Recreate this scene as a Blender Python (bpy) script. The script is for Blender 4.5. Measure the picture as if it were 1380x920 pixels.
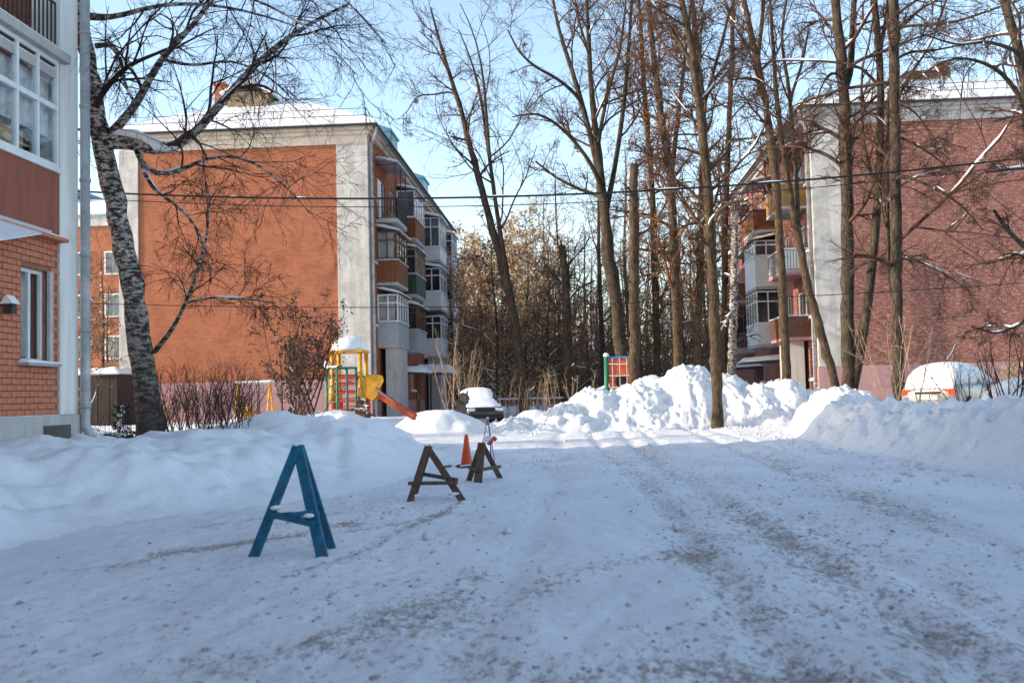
import bpy, math, random
import numpy as np
from mathutils import Vector, Matrix

for _o in list(bpy.data.objects):
    bpy.data.objects.remove(_o)
scene = bpy.context.scene
COL = scene.collection
rad = math.radians

# ------------------------------------------------------------------ camera
F_PX, IW, IH = 1340.0, 1380.0, 920.0
CAM_H = 1.35
CAM_R = (Matrix.Rotation(rad(3.56), 3, 'Z') @ Matrix.Rotation(rad(93.08), 3, 'X') @ Matrix.Rotation(rad(-1.4), 3, 'Z'))
cam_d = bpy.data.cameras.new('camera')
cam_d.sensor_width = 36.0
cam_d.lens = F_PX / IW * 36.0
cam_d.clip_start, cam_d.clip_end = 0.1, 3000
cam_d.dof.use_dof = True
cam_d.dof.focus_distance = 24.0
cam_d.dof.aperture_fstop = 2.2
cam = bpy.data.objects.new('camera', cam_d)
COL.objects.link(cam)
cam.matrix_world = Matrix.Translation((0, 0, CAM_H)) @ CAM_R.to_4x4()
scene.camera = cam

# ------------------------------------------------------------------ sky, sun, exposure
SUN_EL, SUN_BEHIND = 17.5, 13.0        # the sun stands low on the left, a little behind the camera
az = rad(SUN_BEHIND)
SUN_DIR = Vector((-math.cos(az) * math.cos(rad(SUN_EL)), -math.sin(az) * math.cos(rad(SUN_EL)), math.sin(rad(SUN_EL))))
world = bpy.data.worlds.new('World')
scene.world = world
world.use_nodes = True
wn = world.node_tree
sky = wn.nodes.new('ShaderNodeTexSky')
sky.sky_type = 'NISHITA'
sky.sun_disc = False
sky.sun_elevation = rad(SUN_EL)
sky.sun_rotation = math.atan2(SUN_DIR.x, SUN_DIR.y)
sky.air_density, sky.dust_density, sky.ozone_density = 1.0, 0.9, 0.6
bg = wn.nodes['Background']
bg.inputs['Strength'].default_value = 0.15
wn.links.new(sky.outputs['Color'], bg.inputs['Color'])
sun_d = bpy.data.lights.new('sun', 'SUN')
sun_d.energy = 2.4
sun_d.angle = rad(0.5)
sun_d.color = (1.0, 0.88, 0.72)
sun = bpy.data.objects.new('sun', sun_d)
COL.objects.link(sun)
sun.location = (-30, 0, 40)
sun.rotation_euler = (-SUN_DIR).to_track_quat('-Z', 'Y').to_euler()
scene.view_settings.view_transform = 'Standard'
scene.view_settings.look = 'None'
scene.view_settings.gamma = 1.0
scene.view_settings.use_curve_mapping = False
scene.view_settings.exposure = 1.4

# ------------------------------------------------------------------ pixel helpers
CAMP = Vector((0, 0, CAM_H))
def ray(px, py):
    return CAM_R @ Vector(((px - IW / 2) / F_PX, (IH / 2 - py) / F_PX, -1.0))
def at(px, py, Y):                      # the point of that pixel's ray standing Y metres down the street
    d = ray(px, py)
    return CAMP + d * (Y / d.y)
def onz(px, py, z=0.0):                 # where that pixel's ray meets the ground
    d = ray(px, py)
    return CAMP + d * ((z - CAM_H) / d.z)
def smooth(a, b, x):
    t = np.clip((x - a) / (b - a), 0, 1)
    return t * t * (3 - 2 * t)

# ------------------------------------------------------------------ noise
def _hash(ix, iy, seed):
    h = (ix.astype(np.int64) * 374761393 + iy.astype(np.int64) * 668265263 + seed * 974634777) & 0xffffffff
    h = ((h ^ (h >> 13)) * 1274126177) & 0xffffffff
    h = (h ^ (h >> 16)) & 0xffffffff
    return h / 4294967295.0
def vnoise(x, y, seed=0):
    ix, iy = np.floor(x), np.floor(y)
    fx, fy = x - ix, y - iy
    u, v = fx * fx * fx * (fx * (fx * 6 - 15) + 10), fy * fy * fy * (fy * (fy * 6 - 15) + 10)
    a, b = _hash(ix, iy, seed), _hash(ix + 1, iy, seed)
    c, d = _hash(ix, iy + 1, seed), _hash(ix + 1, iy + 1, seed)
    return (a + (b - a) * u) * (1 - v) + (c + (d - c) * u) * v
def fbm(x, y, octaves=4, seed=0, gain=0.5):
    s, a, n = 0, 1.0, 0
    for k in range(octaves):
        ca, sa = math.cos(0.7 * k), math.sin(0.7 * k)
        s = s + a * (vnoise((x * ca - y * sa) * 2 ** k + 17.3 * k, (x * sa + y * ca) * 2 ** k - 9.1 * k, seed + k) - 0.5)
        n += a; a *= gain
    return s / n * 2
def cells(x, y, seed=0):                # lumps: 1 at a cell's centre, 0 at its rim
    ix, iy = np.floor(x), np.floor(y)
    best = np.full(np.shape(x), 9.0)
    for dx in (-1, 0, 1):
        for dy in (-1, 0, 1):
            cx, cy = ix + dx, iy + dy
            px = cx + _hash(cx, cy, seed + 5); py = cy + _hash(cx, cy, seed + 11)
            best = np.minimum(best, (px - x) ** 2 + (py - y) ** 2)
    return np.clip(1 - np.sqrt(best), 0, 1)

# ------------------------------------------------------------------ mesh helpers
ORI = {}
def props(o, label=None, cat=None, group=None, kind=None):
    if label: o['label'] = label
    if cat: o['category'] = cat
    if group: o['group'] = group
    if kind: o['kind'] = kind
    return o
def thing(name, label, cat, loc=(0, 0, 0), group=None):
    o = bpy.data.objects.new(name, None)
    o.empty_display_size = 0.2
    COL.objects.link(o)
    o.location = loc
    ORI[o] = Vector(loc)
    return props(o, label, cat, group)
def put(name, me, mat, parent=None, origin=None, smooth_=False):
    o = bpy.data.objects.new(name, me)
    COL.objects.link(o)
    if mat is not None and not me.materials:
        me.materials.append(mat)
    if smooth_:
        me.polygons.foreach_set('use_smooth', np.ones(len(me.polygons), bool))
    if parent is not None:
        o.parent = parent
        ORI[o] = ORI[parent]
    else:
        ORI[o] = Vector(origin) if origin is not None else Vector((0, 0, 0))
        o.location = ORI[o]
    return o
def np_mesh(name, V, Fq, Ft=None):
    me = bpy.data.meshes.new(name)
    V = np.asarray(V, np.float32)
    Fq = np.zeros((0, 4), np.int32) if Fq is None or len(Fq) == 0 else np.asarray(Fq, np.int32)
    Ft = np.zeros((0, 3), np.int32) if Ft is None or len(Ft) == 0 else np.asarray(Ft, np.int32)
    me.vertices.add(len(V)); me.vertices.foreach_set('co', V.ravel())
    nl = Fq.size + Ft.size
    me.loops.add(nl)
    me.loops.foreach_set('vertex_index', np.concatenate([Fq.ravel(), Ft.ravel()]).astype(np.int32))
    me.polygons.add(len(Fq) + len(Ft))
    st = np.concatenate([np.arange(len(Fq)) * 4, Fq.size + np.arange(len(Ft)) * 3]).astype(np.int32)
    me.polygons.foreach_set('loop_start', st)
    me.update(calc_edges=True)
    me.validate()
    return me
class MB:
    def __init__(self): self.v, self.f = [], []
    def raw(self, vs, fs):
        n = len(self.v); self.v += [Vector(p) for p in vs]; self.f += [tuple(i + n for i in f) for f in fs]; return self
    def box(self, x0, x1, y0, y1, z0, z1):
        x0, x1 = min(x0, x1), max(x0, x1); y0, y1 = min(y0, y1), max(y0, y1); z0, z1 = min(z0, z1), max(z0, z1)
        return self.raw([(x0, y0, z0), (x1, y0, z0), (x1, y1, z0), (x0, y1, z0), (x0, y0, z1), (x1, y0, z1), (x1, y1, z1), (x0, y1, z1)],
                        [(0, 3, 2, 1), (4, 5, 6, 7), (0, 1, 5, 4), (1, 2, 6, 5), (2, 3, 7, 6), (3, 0, 4, 7)])
    def bar(self, p, q, w, h, up=(0, 0, 1), taper=1.0):
        p, q = Vector(p), Vector(q); d = (q - p).normalized(); up = Vector(up)
        s = d.cross(up)
        if s.length < 1e-4: s = d.cross(Vector((1, 0, 0)))
        s.normalize(); u = s.cross(d)
        vs = []
        for c, k in ((p, 1.0), (q, taper)):
            for a, b in ((-1, -1), (1, -1), (1, 1), (-1, 1)):
                vs.append(c + s * (a * w * k / 2) + u * (b * h * k / 2))
        return self.raw(vs, [(0, 3, 2, 1), (4, 5, 6, 7), (0, 1, 5, 4), (1, 2, 6, 5), (2, 3, 7, 6), (3, 0, 4, 7)])
    def tube(self, pts, rs, n=8, caps=True):
        pts = [Vector(p) for p in pts]; m = len(pts)
        if not hasattr(rs, '__len__'): rs = [rs] * m
        vs, fs = [], []
        ref = Vector((0.31, 0.17, 0.94))
        for i in range(m):
            d = (pts[min(i + 1, m - 1)] - pts[max(i - 1, 0)]).normalized()
            r = ref if abs(d.dot(ref)) < 0.95 else Vector((1, 0, 0))
            s = d.cross(r).normalized(); u = s.cross(d)
            for k in range(n):
                a = 2 * math.pi * k / n
                vs.append(pts[i] + (s * math.cos(a) + u * math.sin(a)) * rs[i])
        for i in range(m - 1):
            for k in range(n):
                a, b = i * n + k, i * n + (k + 1) % n
                fs.append((a, b, b + n, a + n))
        if caps:
            fs.append(tuple(range(n))[::-1]); fs.append(tuple(range((m - 1) * n, m * n)))
        return self.raw(vs, fs)
    def prism(self, poly, axis, a, b):    # polygon in the two other axes, pushed along axis from a to b
        n = len(poly); vs = []
        for c in (a, b):
            for p, q in poly:
                vs.append({'x': (c, p, q), 'y': (p, c, q), 'z': (p, q, c)}[axis])
        fs = [tuple(range(n)), tuple(range(n, 2 * n))[::-1]] + [(i, i + n, (i + 1) % n + n, (i + 1) % n) for i in range(n)]
        return self.raw(vs, fs)
    def blob(self, c, r, seed=0, rings=6, seg=10, amp=0.15):
        rg = random.Random(seed); c = Vector(c); vs = [c + Vector((0, 0, r[2]))]; fs = []
        for i in range(1, rings):
            t = math.pi * i / rings
            for k in range(seg):
                a = 2 * math.pi * k / seg; q = 1 + rg.uniform(-amp, amp)
                vs.append(c + Vector((r[0] * math.sin(t) * math.cos(a) * q, r[1] * math.sin(t) * math.sin(a) * q, r[2] * math.cos(t) * q)))
        vs.append(c - Vector((0, 0, r[2])))
        for k in range(seg): fs.append((0, 1 + k, 1 + (k + 1) % seg))
        for i in range(rings - 2):
            for k in range(seg):
                a, b = 1 + i * seg + k, 1 + i * seg + (k + 1) % seg
                fs.append((a, a + seg, b + seg, b))
        e = len(vs) - 1; s0 = 1 + (rings - 2) * seg
        for k in range(seg): fs.append((e, s0 + (k + 1) % seg, s0 + k))
        return self.raw(vs, fs)
    def build(self, name, mat, parent=None, origin=None, smooth_=False, bevel=0, local=False, subsurf=0):
        me = bpy.data.meshes.new(name)
        o0 = Vector((0, 0, 0)) if local else (ORI[parent] if parent is not None else (Vector(origin) if origin is not None else Vector((0, 0, 0))))
        me.from_pydata([tuple(p - o0) for p in self.v], [], self.f)
        me.update()
        import bmesh
        b = bmesh.new(); b.from_mesh(me); bmesh.ops.recalc_face_normals(b, faces=b.faces); b.to_mesh(me); b.free()
        o = put(name, me, mat, parent, origin, smooth_)
        if bevel:
            m = o.modifiers.new('bevel', 'BEVEL'); m.width = bevel; m.segments = 2; m.limit_method = 'ANGLE'
        if subsurf:
            m = o.modifiers.new('subsurf', 'SUBSURF'); m.levels = m.render_levels = subsurf
        return o
def copy_tree(o, parent=None):
    c = o.copy(); COL.objects.link(c); c.parent = parent
    for ch in list(o.children): copy_tree(ch, c)
    return c
def tubes_mesh(name, sets, origin):
    """sets: list of (P (n,K,3), R (n,K), sides); every polyline becomes a tapering tube, all in one mesh"""
    Vs, Fs, n0 = [], [], 0
    for P, R, sides in sets:
        n, K = P.shape[:2]
        if n == 0: continue
        T = np.empty_like(P)
        T[:, 1:-1] = P[:, 2:] - P[:, :-2]; T[:, 0] = P[:, 1] - P[:, 0]; T[:, -1] = P[:, -1] - P[:, -2]
        T /= np.linalg.norm(T, axis=2, keepdims=True) + 1e-9
        D = P[:, -1] - P[:, 0]; D /= np.linalg.norm(D, axis=1, keepdims=True) + 1e-9
        ref = np.where(np.abs(D[:, 2:3]) < 0.8, np.array([[0, 0, 1.0]]), np.array([[1.0, 0.2, 0]]))[:, None, :]
        U = np.cross(T, np.broadcast_to(ref, T.shape)); U /= np.linalg.norm(U, axis=2, keepdims=True) + 1e-9
        W = np.cross(U, T)
        a = np.arange(sides) * 2 * math.pi / sides
        V = P[:, :, None, :] + R[:, :, None, None] * (U[:, :, None, :] * np.cos(a)[None, None, :, None] + W[:, :, None, :] * np.sin(a)[None, None, :, None])
        idx = n0 + np.arange(n * K * sides).reshape(n, K, sides)
        A, B = idx[:, :-1, :], np.roll(idx, -1, 2)[:, :-1, :]
        A2, B2 = idx[:, 1:, :], np.roll(idx, -1, 2)[:, 1:, :]
        Fs.append(np.stack([A, B, B2, A2], -1).reshape(-1, 4)); Vs.append(V.reshape(-1, 3)); n0 += n * K * sides
    V = np.concatenate(Vs) - np.array(origin)[None]
    return np_mesh(name, V, np.concatenate(Fs))
def grid_mesh(name, xs, ys, zfun, cut=None, origin=(0, 0, 0)):
    X, Y = np.meshgrid(xs, ys)
    Z = zfun(X, Y)
    n, m = len(xs), len(ys)
    V = np.stack([X, Y, Z], -1).reshape(-1, 3)
    I = np.arange(n * m).reshape(m, n)
    Fq = np.stack([I[:-1, :-1], I[:-1, 1:], I[1:, 1:], I[1:, :-1]], -1).reshape(-1, 4)
    if cut is not None:
        keep = (V[:, 2] > cut(V[:, 0], V[:, 1]))[Fq].any(1)
        Fq = Fq[keep]
        used = np.unique(Fq); mp = np.full(len(V), -1); mp[used] = np.arange(len(used))
        V = V[used]; Fq = mp[Fq]
    return np_mesh(name, V - np.array(origin)[None], Fq), V

# ------------------------------------------------------------------ materials
def mat_new(name):
    m = bpy.data.materials.new(name); m.use_nodes = True
    nt = m.node_tree; b = nt.nodes['Principled BSDF']
    return m, nt, b
def N(nt, kind, **kw):
    n = nt.nodes.new('ShaderNode' + kind)
    for k, v in kw.items():
        if k in n.inputs: n.inputs[k].default_value = v
        else: setattr(n, k, v)
    return n
def ramp(nt, src, stops):
    r = N(nt, 'ValToRGB'); e = r.color_ramp.elements
    while len(e) < len(stops): e.new(0.5)
    for el, (p, c) in zip(e, stops):
        el.position = p; el.color = (*c, 1) if len(c) == 3 else c
    nt.links.new(src, r.inputs[0]); return r
def mixc(nt, fac, a, b, mode='MIX'):
    m = nt.nodes.new('ShaderNodeMix'); m.data_type = 'RGBA'; m.blend_type = mode
    for sock, v in ((m.inputs[0], fac), (m.inputs[6], a), (m.inputs[7], b)):
        if hasattr(v, 'is_linked'): nt.links.new(v, sock)
        elif isinstance(v, (int, float)): sock.default_value = v
        else: sock.default_value = (*v, 1)
    return m.outputs[2]
def bump(nt, b, h, strength, dist):
    n = N(nt, 'Bump', Strength=strength, Distance=dist)
    nt.links.new(h, n.inputs['Height']); nt.links.new(n.outputs[0], b.inputs['Normal']); return n
def coord(nt, which='Object'):
    return N(nt, 'TexCoord').outputs[which]
def mat_plain(name, col, rough=0.6, var=0.25, scale=6.0, metal=0.0, dirt=None, bumpd=0.004, spec=0.3, streak=False):
    m, nt, b = mat_new(name)
    co = coord(nt)
    if streak:
        mp = N(nt, 'Mapping'); mp.inputs['Scale'].default_value = (6, 6, 0.6); nt.links.new(co, mp.inputs[0]); co = mp.outputs[0]
    n1 = N(nt, 'TexNoise', Scale=scale, Detail=6.0, Roughness=0.65); nt.links.new(co, n1.inputs['Vector'])
    lo = tuple(c * (1 - var) for c in col); hi = tuple(min(1, c * (1 + var)) for c in col)
    c = ramp(nt, n1.outputs[0], [(0.3, lo), (0.7, hi)]).outputs[0]
    if dirt:
        n2 = N(nt, 'TexNoise', Scale=scale * 0.6, Detail=8.0, Roughness=0.75); nt.links.new(co, n2.inputs['Vector'])
        f = ramp(nt, n2.outputs[0], [(dirt[1], (0, 0, 0)), (dirt[1] + 0.09, (1, 1, 1))]).outputs[0]
        c = mixc(nt, f, c, dirt[0])
    nt.links.new(c, b.inputs['Base Color'])
    b.inputs['Roughness'].default_value = rough; b.inputs['Metallic'].default_value = metal
    b.inputs['Specular IOR Level'].default_value = spec
    if bumpd: bump(nt, b, n1.outputs[0], 0.5, bumpd)
    return m
def mat_snow(name, dirt=0.0, col=(0.86, 0.86, 0.86), b1=0.05, b2=0.012, scale=3.0):
    m, nt, b = mat_new(name); co = coord(nt)
    n1 = N(nt, 'TexNoise', Scale=scale, Detail=8.0, Roughness=0.62); nt.links.new(co, n1.inputs['Vector'])
    n2 = N(nt, 'TexNoise', Scale=scale * 9, Detail=6.0, Roughness=0.7); nt.links.new(co, n2.inputs['Vector'])
    c = ramp(nt, n1.outputs[0], [(0.3, tuple(x * 0.95 for x in col)), (0.65, col)]).outputs[0]
    if dirt:
        n3 = N(nt, 'TexNoise', Scale=1.6, Detail=10.0, Roughness=0.8); nt.links.new(co, n3.inputs['Vector'])
        f = ramp(nt, n3.outputs[0], [(0.60 - 0.1 * dirt, (0, 0, 0)), (0.8, (0.75, 0.75, 0.75))]).outputs[0]
        c = mixc(nt, f, c, (0.36, 0.30, 0.25))
    nt.links.new(c, b.inputs['Base Color'])
    b.inputs['Roughness'].default_value = 0.65; b.inputs['Specular IOR Level'].default_value = 0.25
    a = N(nt, 'Bump', Strength=0.7, Distance=b1); nt.links.new(n1.outputs[0], a.inputs['Height'])
    d = N(nt, 'Bump', Strength=0.7, Distance=b2); nt.links.new(n2.outputs[0], d.inputs['Height']); nt.links.new(a.outputs[0], d.inputs['Normal'])
    nt.links.new(d.outputs[0], b.inputs['Normal'])
    return m
def mat_brick(name, c1, c2, mortar, blot, blot_at, mort=0.012, spread=0.22):
    m, nt, b = mat_new(name); co = coord(nt)
    sp = N(nt, 'SeparateXYZ'); nt.links.new(co, sp.inputs[0])
    ad = N(nt, 'Math', operation='ADD'); nt.links.new(sp.outputs[0], ad.inputs[0]); nt.links.new(sp.outputs[1], ad.inputs[1])
    cb = N(nt, 'CombineXYZ'); nt.links.new(ad.outputs[0], cb.inputs[0]); nt.links.new(sp.outputs[2], cb.inputs[1])
    br = N(nt, 'TexBrick', Scale=1.0); br.offset = 0.5
    br.inputs['Mortar Size'].default_value = mort; br.inputs['Brick Width'].default_value = 0.26; br.inputs['Row Height'].default_value = 0.085
    br.inputs['Mortar Smooth'].default_value = 0.3; br.inputs['Bias'].default_value = 0.0
    br.inputs['Color1'].default_value = (*c1, 1); br.inputs['Color2'].default_value = (*c2, 1); br.inputs['Mortar'].default_value = (*mortar, 1)
    nt.links.new(cb.outputs[0], br.inputs['Vector'])
    n1 = N(nt, 'TexNoise', Scale=0.9, Detail=9.0, Roughness=0.72); nt.links.new(co, n1.inputs['Vector'])
    mpb = N(nt, 'Mapping'); mpb.inputs['Scale'].default_value = (1.0, 2.6, 1.0); nt.links.new(cb.outputs[0], mpb.inputs[0])
    n2 = N(nt, 'TexNoise', Scale=4.5, Detail=7.0, Roughness=0.75); nt.links.new(mpb.outputs[0], n2.inputs['Vector'])
    c = mixc(nt, 0.6, br.outputs[0], ramp(nt, n1.outputs[0], [(0.3, (0.38, 0.36, 0.35)), (0.5, (1, 1, 1)), (0.72, (1.3, 1.22, 1.15))]).outputs[0], 'MULTIPLY')
    f = ramp(nt, n2.outputs[0], [(blot_at, (0, 0, 0)), (blot_at + spread, (0.8, 0.8, 0.8))]).outputs[0]
    c = mixc(nt, f, c, blot)
    nt.links.new(c, b.inputs['Base Color']); b.inputs['Roughness'].default_value = 0.9; b.inputs['Specular IOR Level'].default_value = 0.15
    inv = N(nt, 'Math', operation='SUBTRACT'); inv.inputs[0].default_value = 1.0; nt.links.new(br.outputs['Fac'], inv.inputs[1])
    bump(nt, b, inv.outputs[0], 0.6, 0.012)
    return m
def mat_plaster(name, col, stain, amount=0.5, peel=None):
    m, nt, b = mat_new(name); co = coord(nt)
    n1 = N(nt, 'TexNoise', Scale=1.3, Detail=12.0, Roughness=0.72); nt.links.new(co, n1.inputs['Vector'])
    mp = N(nt, 'Mapping'); mp.inputs['Scale'].default_value = (3.5, 3.5, 0.25); nt.links.new(co, mp.inputs[0])
    n2 = N(nt, 'TexNoise', Scale=1.0, Detail=9.0, Roughness=0.7); nt.links.new(mp.outputs[0], n2.inputs['Vector'])
    f = ramp(nt, n1.outputs[0], [(0.62 - 0.25 * amount, (0, 0, 0)), (0.72 - 0.15 * amount, (1, 1, 1))]).outputs[0]
    c = mixc(nt, f, col, stain)
    g = ramp(nt, n2.outputs[0], [(0.45, (0, 0, 0)), (0.75, (0.6, 0.6, 0.6))]).outputs[0]
    c = mixc(nt, g, c, tuple(x * 0.62 for x in stain))
    if peel:
        n3 = N(nt, 'TexNoise', Scale=2.2, Detail=10.0, Roughness=0.7); nt.links.new(co, n3.inputs['Vector'])
        h = ramp(nt, n3.outputs[0], [(0.66, (0, 0, 0)), (0.69, (1, 1, 1))]).outputs[0]
        c = mixc(nt, h, c, peel)
    nt.links.new(c, b.inputs['Base Color']); b.inputs['Roughness'].default_value = 0.9; b.inputs['Specular IOR Level'].default_value = 0.15
    bump(nt, b, n1.outputs[0], 0.4, 0.01)
    return m
def mat_bark(name, dark, light, snow=0.35, birch=False, scale=9.0):
    m, nt, b = mat_new(name); co = coord(nt)
    mp = N(nt, 'Mapping'); mp.inputs['Scale'].default_value = (1, 1, 0.22) if not birch else (1.0, 1.0, 2.3)
    nt.links.new(co, mp.inputs[0])
    n1 = N(nt, 'TexNoise', Scale=scale * (2.2 if not birch else 0.75), Detail=8.0, Roughness=0.7); nt.links.new(mp.outputs[0], n1.inputs['Vector'])
    c = ramp(nt, n1.outputs[0], [(0.38, dark), (0.62, light)] if not birch else [(0.46, dark), (0.58, light)]).outputs[0]
    n2 = N(nt, 'TexNoise', Scale=2.1, Detail=5.0); nt.links.new(co, n2.inputs['Vector'])
    c = mixc(nt, 0.5, c, ramp(nt, n2.outputs[0], [(0.3, (0.35, 0.33, 0.31)), (0.7, (1.5, 1.4, 1.3))]).outputs[0], 'MULTIPLY')
    if birch:
        sp = N(nt, 'SeparateXYZ'); nt.links.new(co, sp.inputs[0])
        f = N(nt, 'MapRange'); f.inputs[1].default_value = 0.2; f.inputs[2].default_value = 3.8; f.inputs[3].default_value = 0.9; f.inputs[4].default_value = 0.0
        nt.links.new(sp.outputs[2], f.inputs[0])
        c = mixc(nt, f.outputs[0], c, (0.055, 0.045, 0.038))
    if snow:                              # snow that settled on what faces up
        g = N(nt, 'NewGeometry'); s2 = N(nt, 'SeparateXYZ'); nt.links.new(g.outputs['Normal'], s2.inputs[0])
        n3 = N(nt, 'TexNoise', Scale=3.0, Detail=4.0); nt.links.new(co, n3.inputs['Vector'])
        ad = N(nt, 'Math', operation='ADD'); nt.links.new(s2.outputs[2], ad.inputs[0]); nt.links.new(n3.outputs[0], ad.inputs[1])
        t = 1.62 - snow
        f = ramp(nt, ad.outputs[0], [(0.0, (0, 0, 0)), (1.0, (1, 1, 1))])
        mr = N(nt, 'MapRange'); mr.inputs[1].default_value = t; mr.inputs[2].default_value = t + 0.1
        nt.links.new(ad.outputs[0], mr.inputs[0])
        c = mixc(nt, mr.outputs[0], c, (0.8, 0.83, 0.87))
    nt.links.new(c, b.inputs['Base Color']); b.inputs['Roughness'].default_value = 0.9; b.inputs['Specular IOR Level'].default_value = 0.1
    bump(nt, b, n1.outputs[0], 0.9, 0.03)
    return m
def mat_glass_dark(name, col=(0.03, 0.035, 0.04), var=0.5, rough=0.06):
    m, nt, b = mat_new(name)
    n1 = N(nt, 'TexNoise', Scale=1.1, Detail=3.0); nt.links.new(coord(nt), n1.inputs['Vector'])
    c = ramp(nt, n1.outputs[0], [(0.35, tuple(x * (1 - var) for x in col)), (0.65, tuple(x * (1 + var) for x in col))]).outputs[0]
    nt.links.new(c, b.inputs['Base Color']); b.inputs['Roughness'].default_value = rough; b.inputs['Specular IOR Level'].default_value = 0.6
    return m
def mat_glass_clear(name, tint=(0.9, 0.95, 0.97)):
    m, nt, b = mat_new(name)
    nt.nodes.remove(b)
    tr = N(nt, 'BsdfTransparent'); tr.inputs[0].default_value = (*tint, 1)
    gl = N(nt, 'BsdfGlossy', Roughness=0.02)
    fr = N(nt, 'Fresnel', IOR=1.7); mx = N(nt, 'MixShader')
    ge = N(nt, 'NewGeometry'); iv = N(nt, 'Math', operation='SUBTRACT'); iv.inputs[0].default_value = 1.0; nt.links.new(ge.outputs['Backfacing'], iv.inputs[1])
    mu = N(nt, 'Math', operation='MULTIPLY'); nt.links.new(fr.outputs[0], mu.inputs[0]); nt.links.new(iv.outputs[0], mu.inputs[1])
    nt.links.new(mu.outputs[0], mx.inputs[0]); nt.links.new(tr.outputs[0], mx.inputs[1]); nt.links.new(gl.outputs[0], mx.inputs[2])
    nt.links.new(mx.outputs[0], nt.nodes['Material Output'].inputs[0])
    return m
M = {}
M['snow'] = mat_snow('snow')
M['snow_clean'] = mat_snow('snow_clean', b1=0.02, b2=0.006, scale=4)
M['snow_bank'] = mat_snow('snow_bank', dirt=0.1, b1=0.05, b2=0.02, scale=4)
M['snow_rough'] = mat_snow('snow_rough', dirt=1.0, b1=0.10, b2=0.04, scale=4)
M['snow_pile'] = mat_snow('snow_pile', dirt=0.35, b1=0.07, b2=0.03, scale=5, col=(0.80, 0.81, 0.82))
M['brick_orange'] = mat_brick('brick_orange', (0.38, 0.125, 0.062), (0.30, 0.095, 0.048), (0.34, 0.16, 0.10), (0.46, 0.22, 0.14), 0.58)
M['brick_red'] = mat_brick('brick_red', (0.25, 0.074, 0.050), (0.17, 0.050, 0.036), (0.27, 0.16, 0.13), (0.46, 0.31, 0.27), 0.49, spread=0.15)
M['plaster'] = mat_plaster('plaster', (0.56, 0.535, 0.50), (0.38, 0.36, 0.34), 0.8, peel=(0.30, 0.28, 0.26))
M['plaster_cornice'] = mat_plaster('plaster_cornice', (0.64, 0.56, 0.46), (0.50, 0.43, 0.36), 0.4)
M['plaster_grey'] = mat_plaster('plaster_grey', (0.52, 0.50, 0.48), (0.40, 0.38, 0.37), 0.4)
M['plinth_pink'] = mat_plaster('plinth_pink', (0.42, 0.235, 0.235), (0.38, 0.25, 0.26), 0.5)
M['white_paint'] = mat_plaster('white_paint', (0.78, 0.76, 0.73), (0.66, 0.62, 0.58), 0.15)
M['concrete'] = mat_plaster('concrete', (0.46, 0.44, 0.42), (0.36, 0.33, 0.31), 0.4)
M['zinc'] = mat_plain('zinc', (0.40, 0.40, 0.40), 0.5, 0.3, 3, 0.25, dirt=((0.28, 0.26, 0.25), 0.55))
M['zinc_matt'] = mat_plain('zinc_matt', (0.36, 0.38, 0.40), 0.6, 0.2, 2, 0.2)
M['teal_metal'] = mat_plain('teal_metal', (0.22, 0.42, 0.50), 0.55, 0.2, 2, 0.1)
M['dark_metal'] = mat_plain('dark_metal', (0.045, 0.04, 0.04), 0.6, 0.4, 8)
M['rust_metal'] = mat_plain('rust_metal', (0.12, 0.065, 0.04), 0.8, 0.5, 8)
M['frame_white'] = mat_plain('frame_white', (0.72, 0.73, 0.74), 0.45, 0.1, 4, bumpd=0.001)
M['siding_white'] = mat_plain('siding_white', (0.68, 0.69, 0.70), 0.5, 0.1, 1.5, bumpd=0.001)
M['frame_brown'] = mat_plain('frame_brown', (0.13, 0.06, 0.035), 0.7, 0.35, 6)
M['wood_brown'] = mat_plain('wood_brown', (0.20, 0.075, 0.03), 0.75, 0.45, 3, streak=True)
M['wood_grey'] = mat_plain('wood_grey', (0.30, 0.22, 0.15), 0.8, 0.4, 3, streak=True)
M['paint_green'] = mat_plain('paint_green', (0.03, 0.07, 0.045), 0.6, 0.3, 3, streak=True)
M['ochre'] = mat_plain('ochre', (0.30, 0.17, 0.06), 0.7, 0.3, 3, streak=True)
M['paint_red_wall'] = mat_plain('paint_red_wall', (0.28, 0.088, 0.06), 0.7, 0.22, 1.2, dirt=((0.20, 0.065, 0.05), 0.55), streak=True)
M['brick_piece'] = mat_plain('brick_piece', (0.50, 0.18, 0.105), 0.85, 0.25, 14, dirt=((0.38, 0.14, 0.09), 0.62))
M['mortar'] = mat_plain('mortar', (0.30, 0.12, 0.08), 0.95, 0.25, 10)
M['glass'] = mat_glass_dark('glass')
M['glass_sky'] = mat_glass_dark('glass_sky', (0.10, 0.11, 0.12))
M['glass_clear'] = mat_glass_clear('glass_clear')
M['curtain'] = mat_plain('curtain', (0.58, 0.50, 0.46), 0.9, 0.25, 2, streak=True)
M['curtain_warm'] = mat_plain('curtain_warm', (0.55, 0.33, 0.14), 0.9, 0.4, 2.5)
M['room_dark'] = mat_plain('room_dark', (0.10, 0.085, 0.08), 0.9, 0.3, 1)
M['bark'] = mat_bark('bark', (0.024, 0.018, 0.014), (0.100, 0.078, 0.058), 0.14)
M['bark_warm'] = mat_bark('bark_warm', (0.030, 0.021, 0.014), (0.125, 0.090, 0.060), 0.12)
M['bark_birch'] = mat_bark('bark_birch', (0.04, 0.032, 0.028), (0.52, 0.48, 0.45), 0.28, birch=True)
M['twig'] = mat_bark('twig', (0.050, 0.030, 0.024), (0.12, 0.075, 0.058), 0.02)
M['twig_birch'] = mat_bark('twig_birch', (0.035, 0.022, 0.022), (0.085, 0.05, 0.045), 0.0)
M['twig_red'] = mat_bark('twig_red', (0.085, 0.045, 0.028), (0.20, 0.105, 0.06), 0.02)
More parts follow.
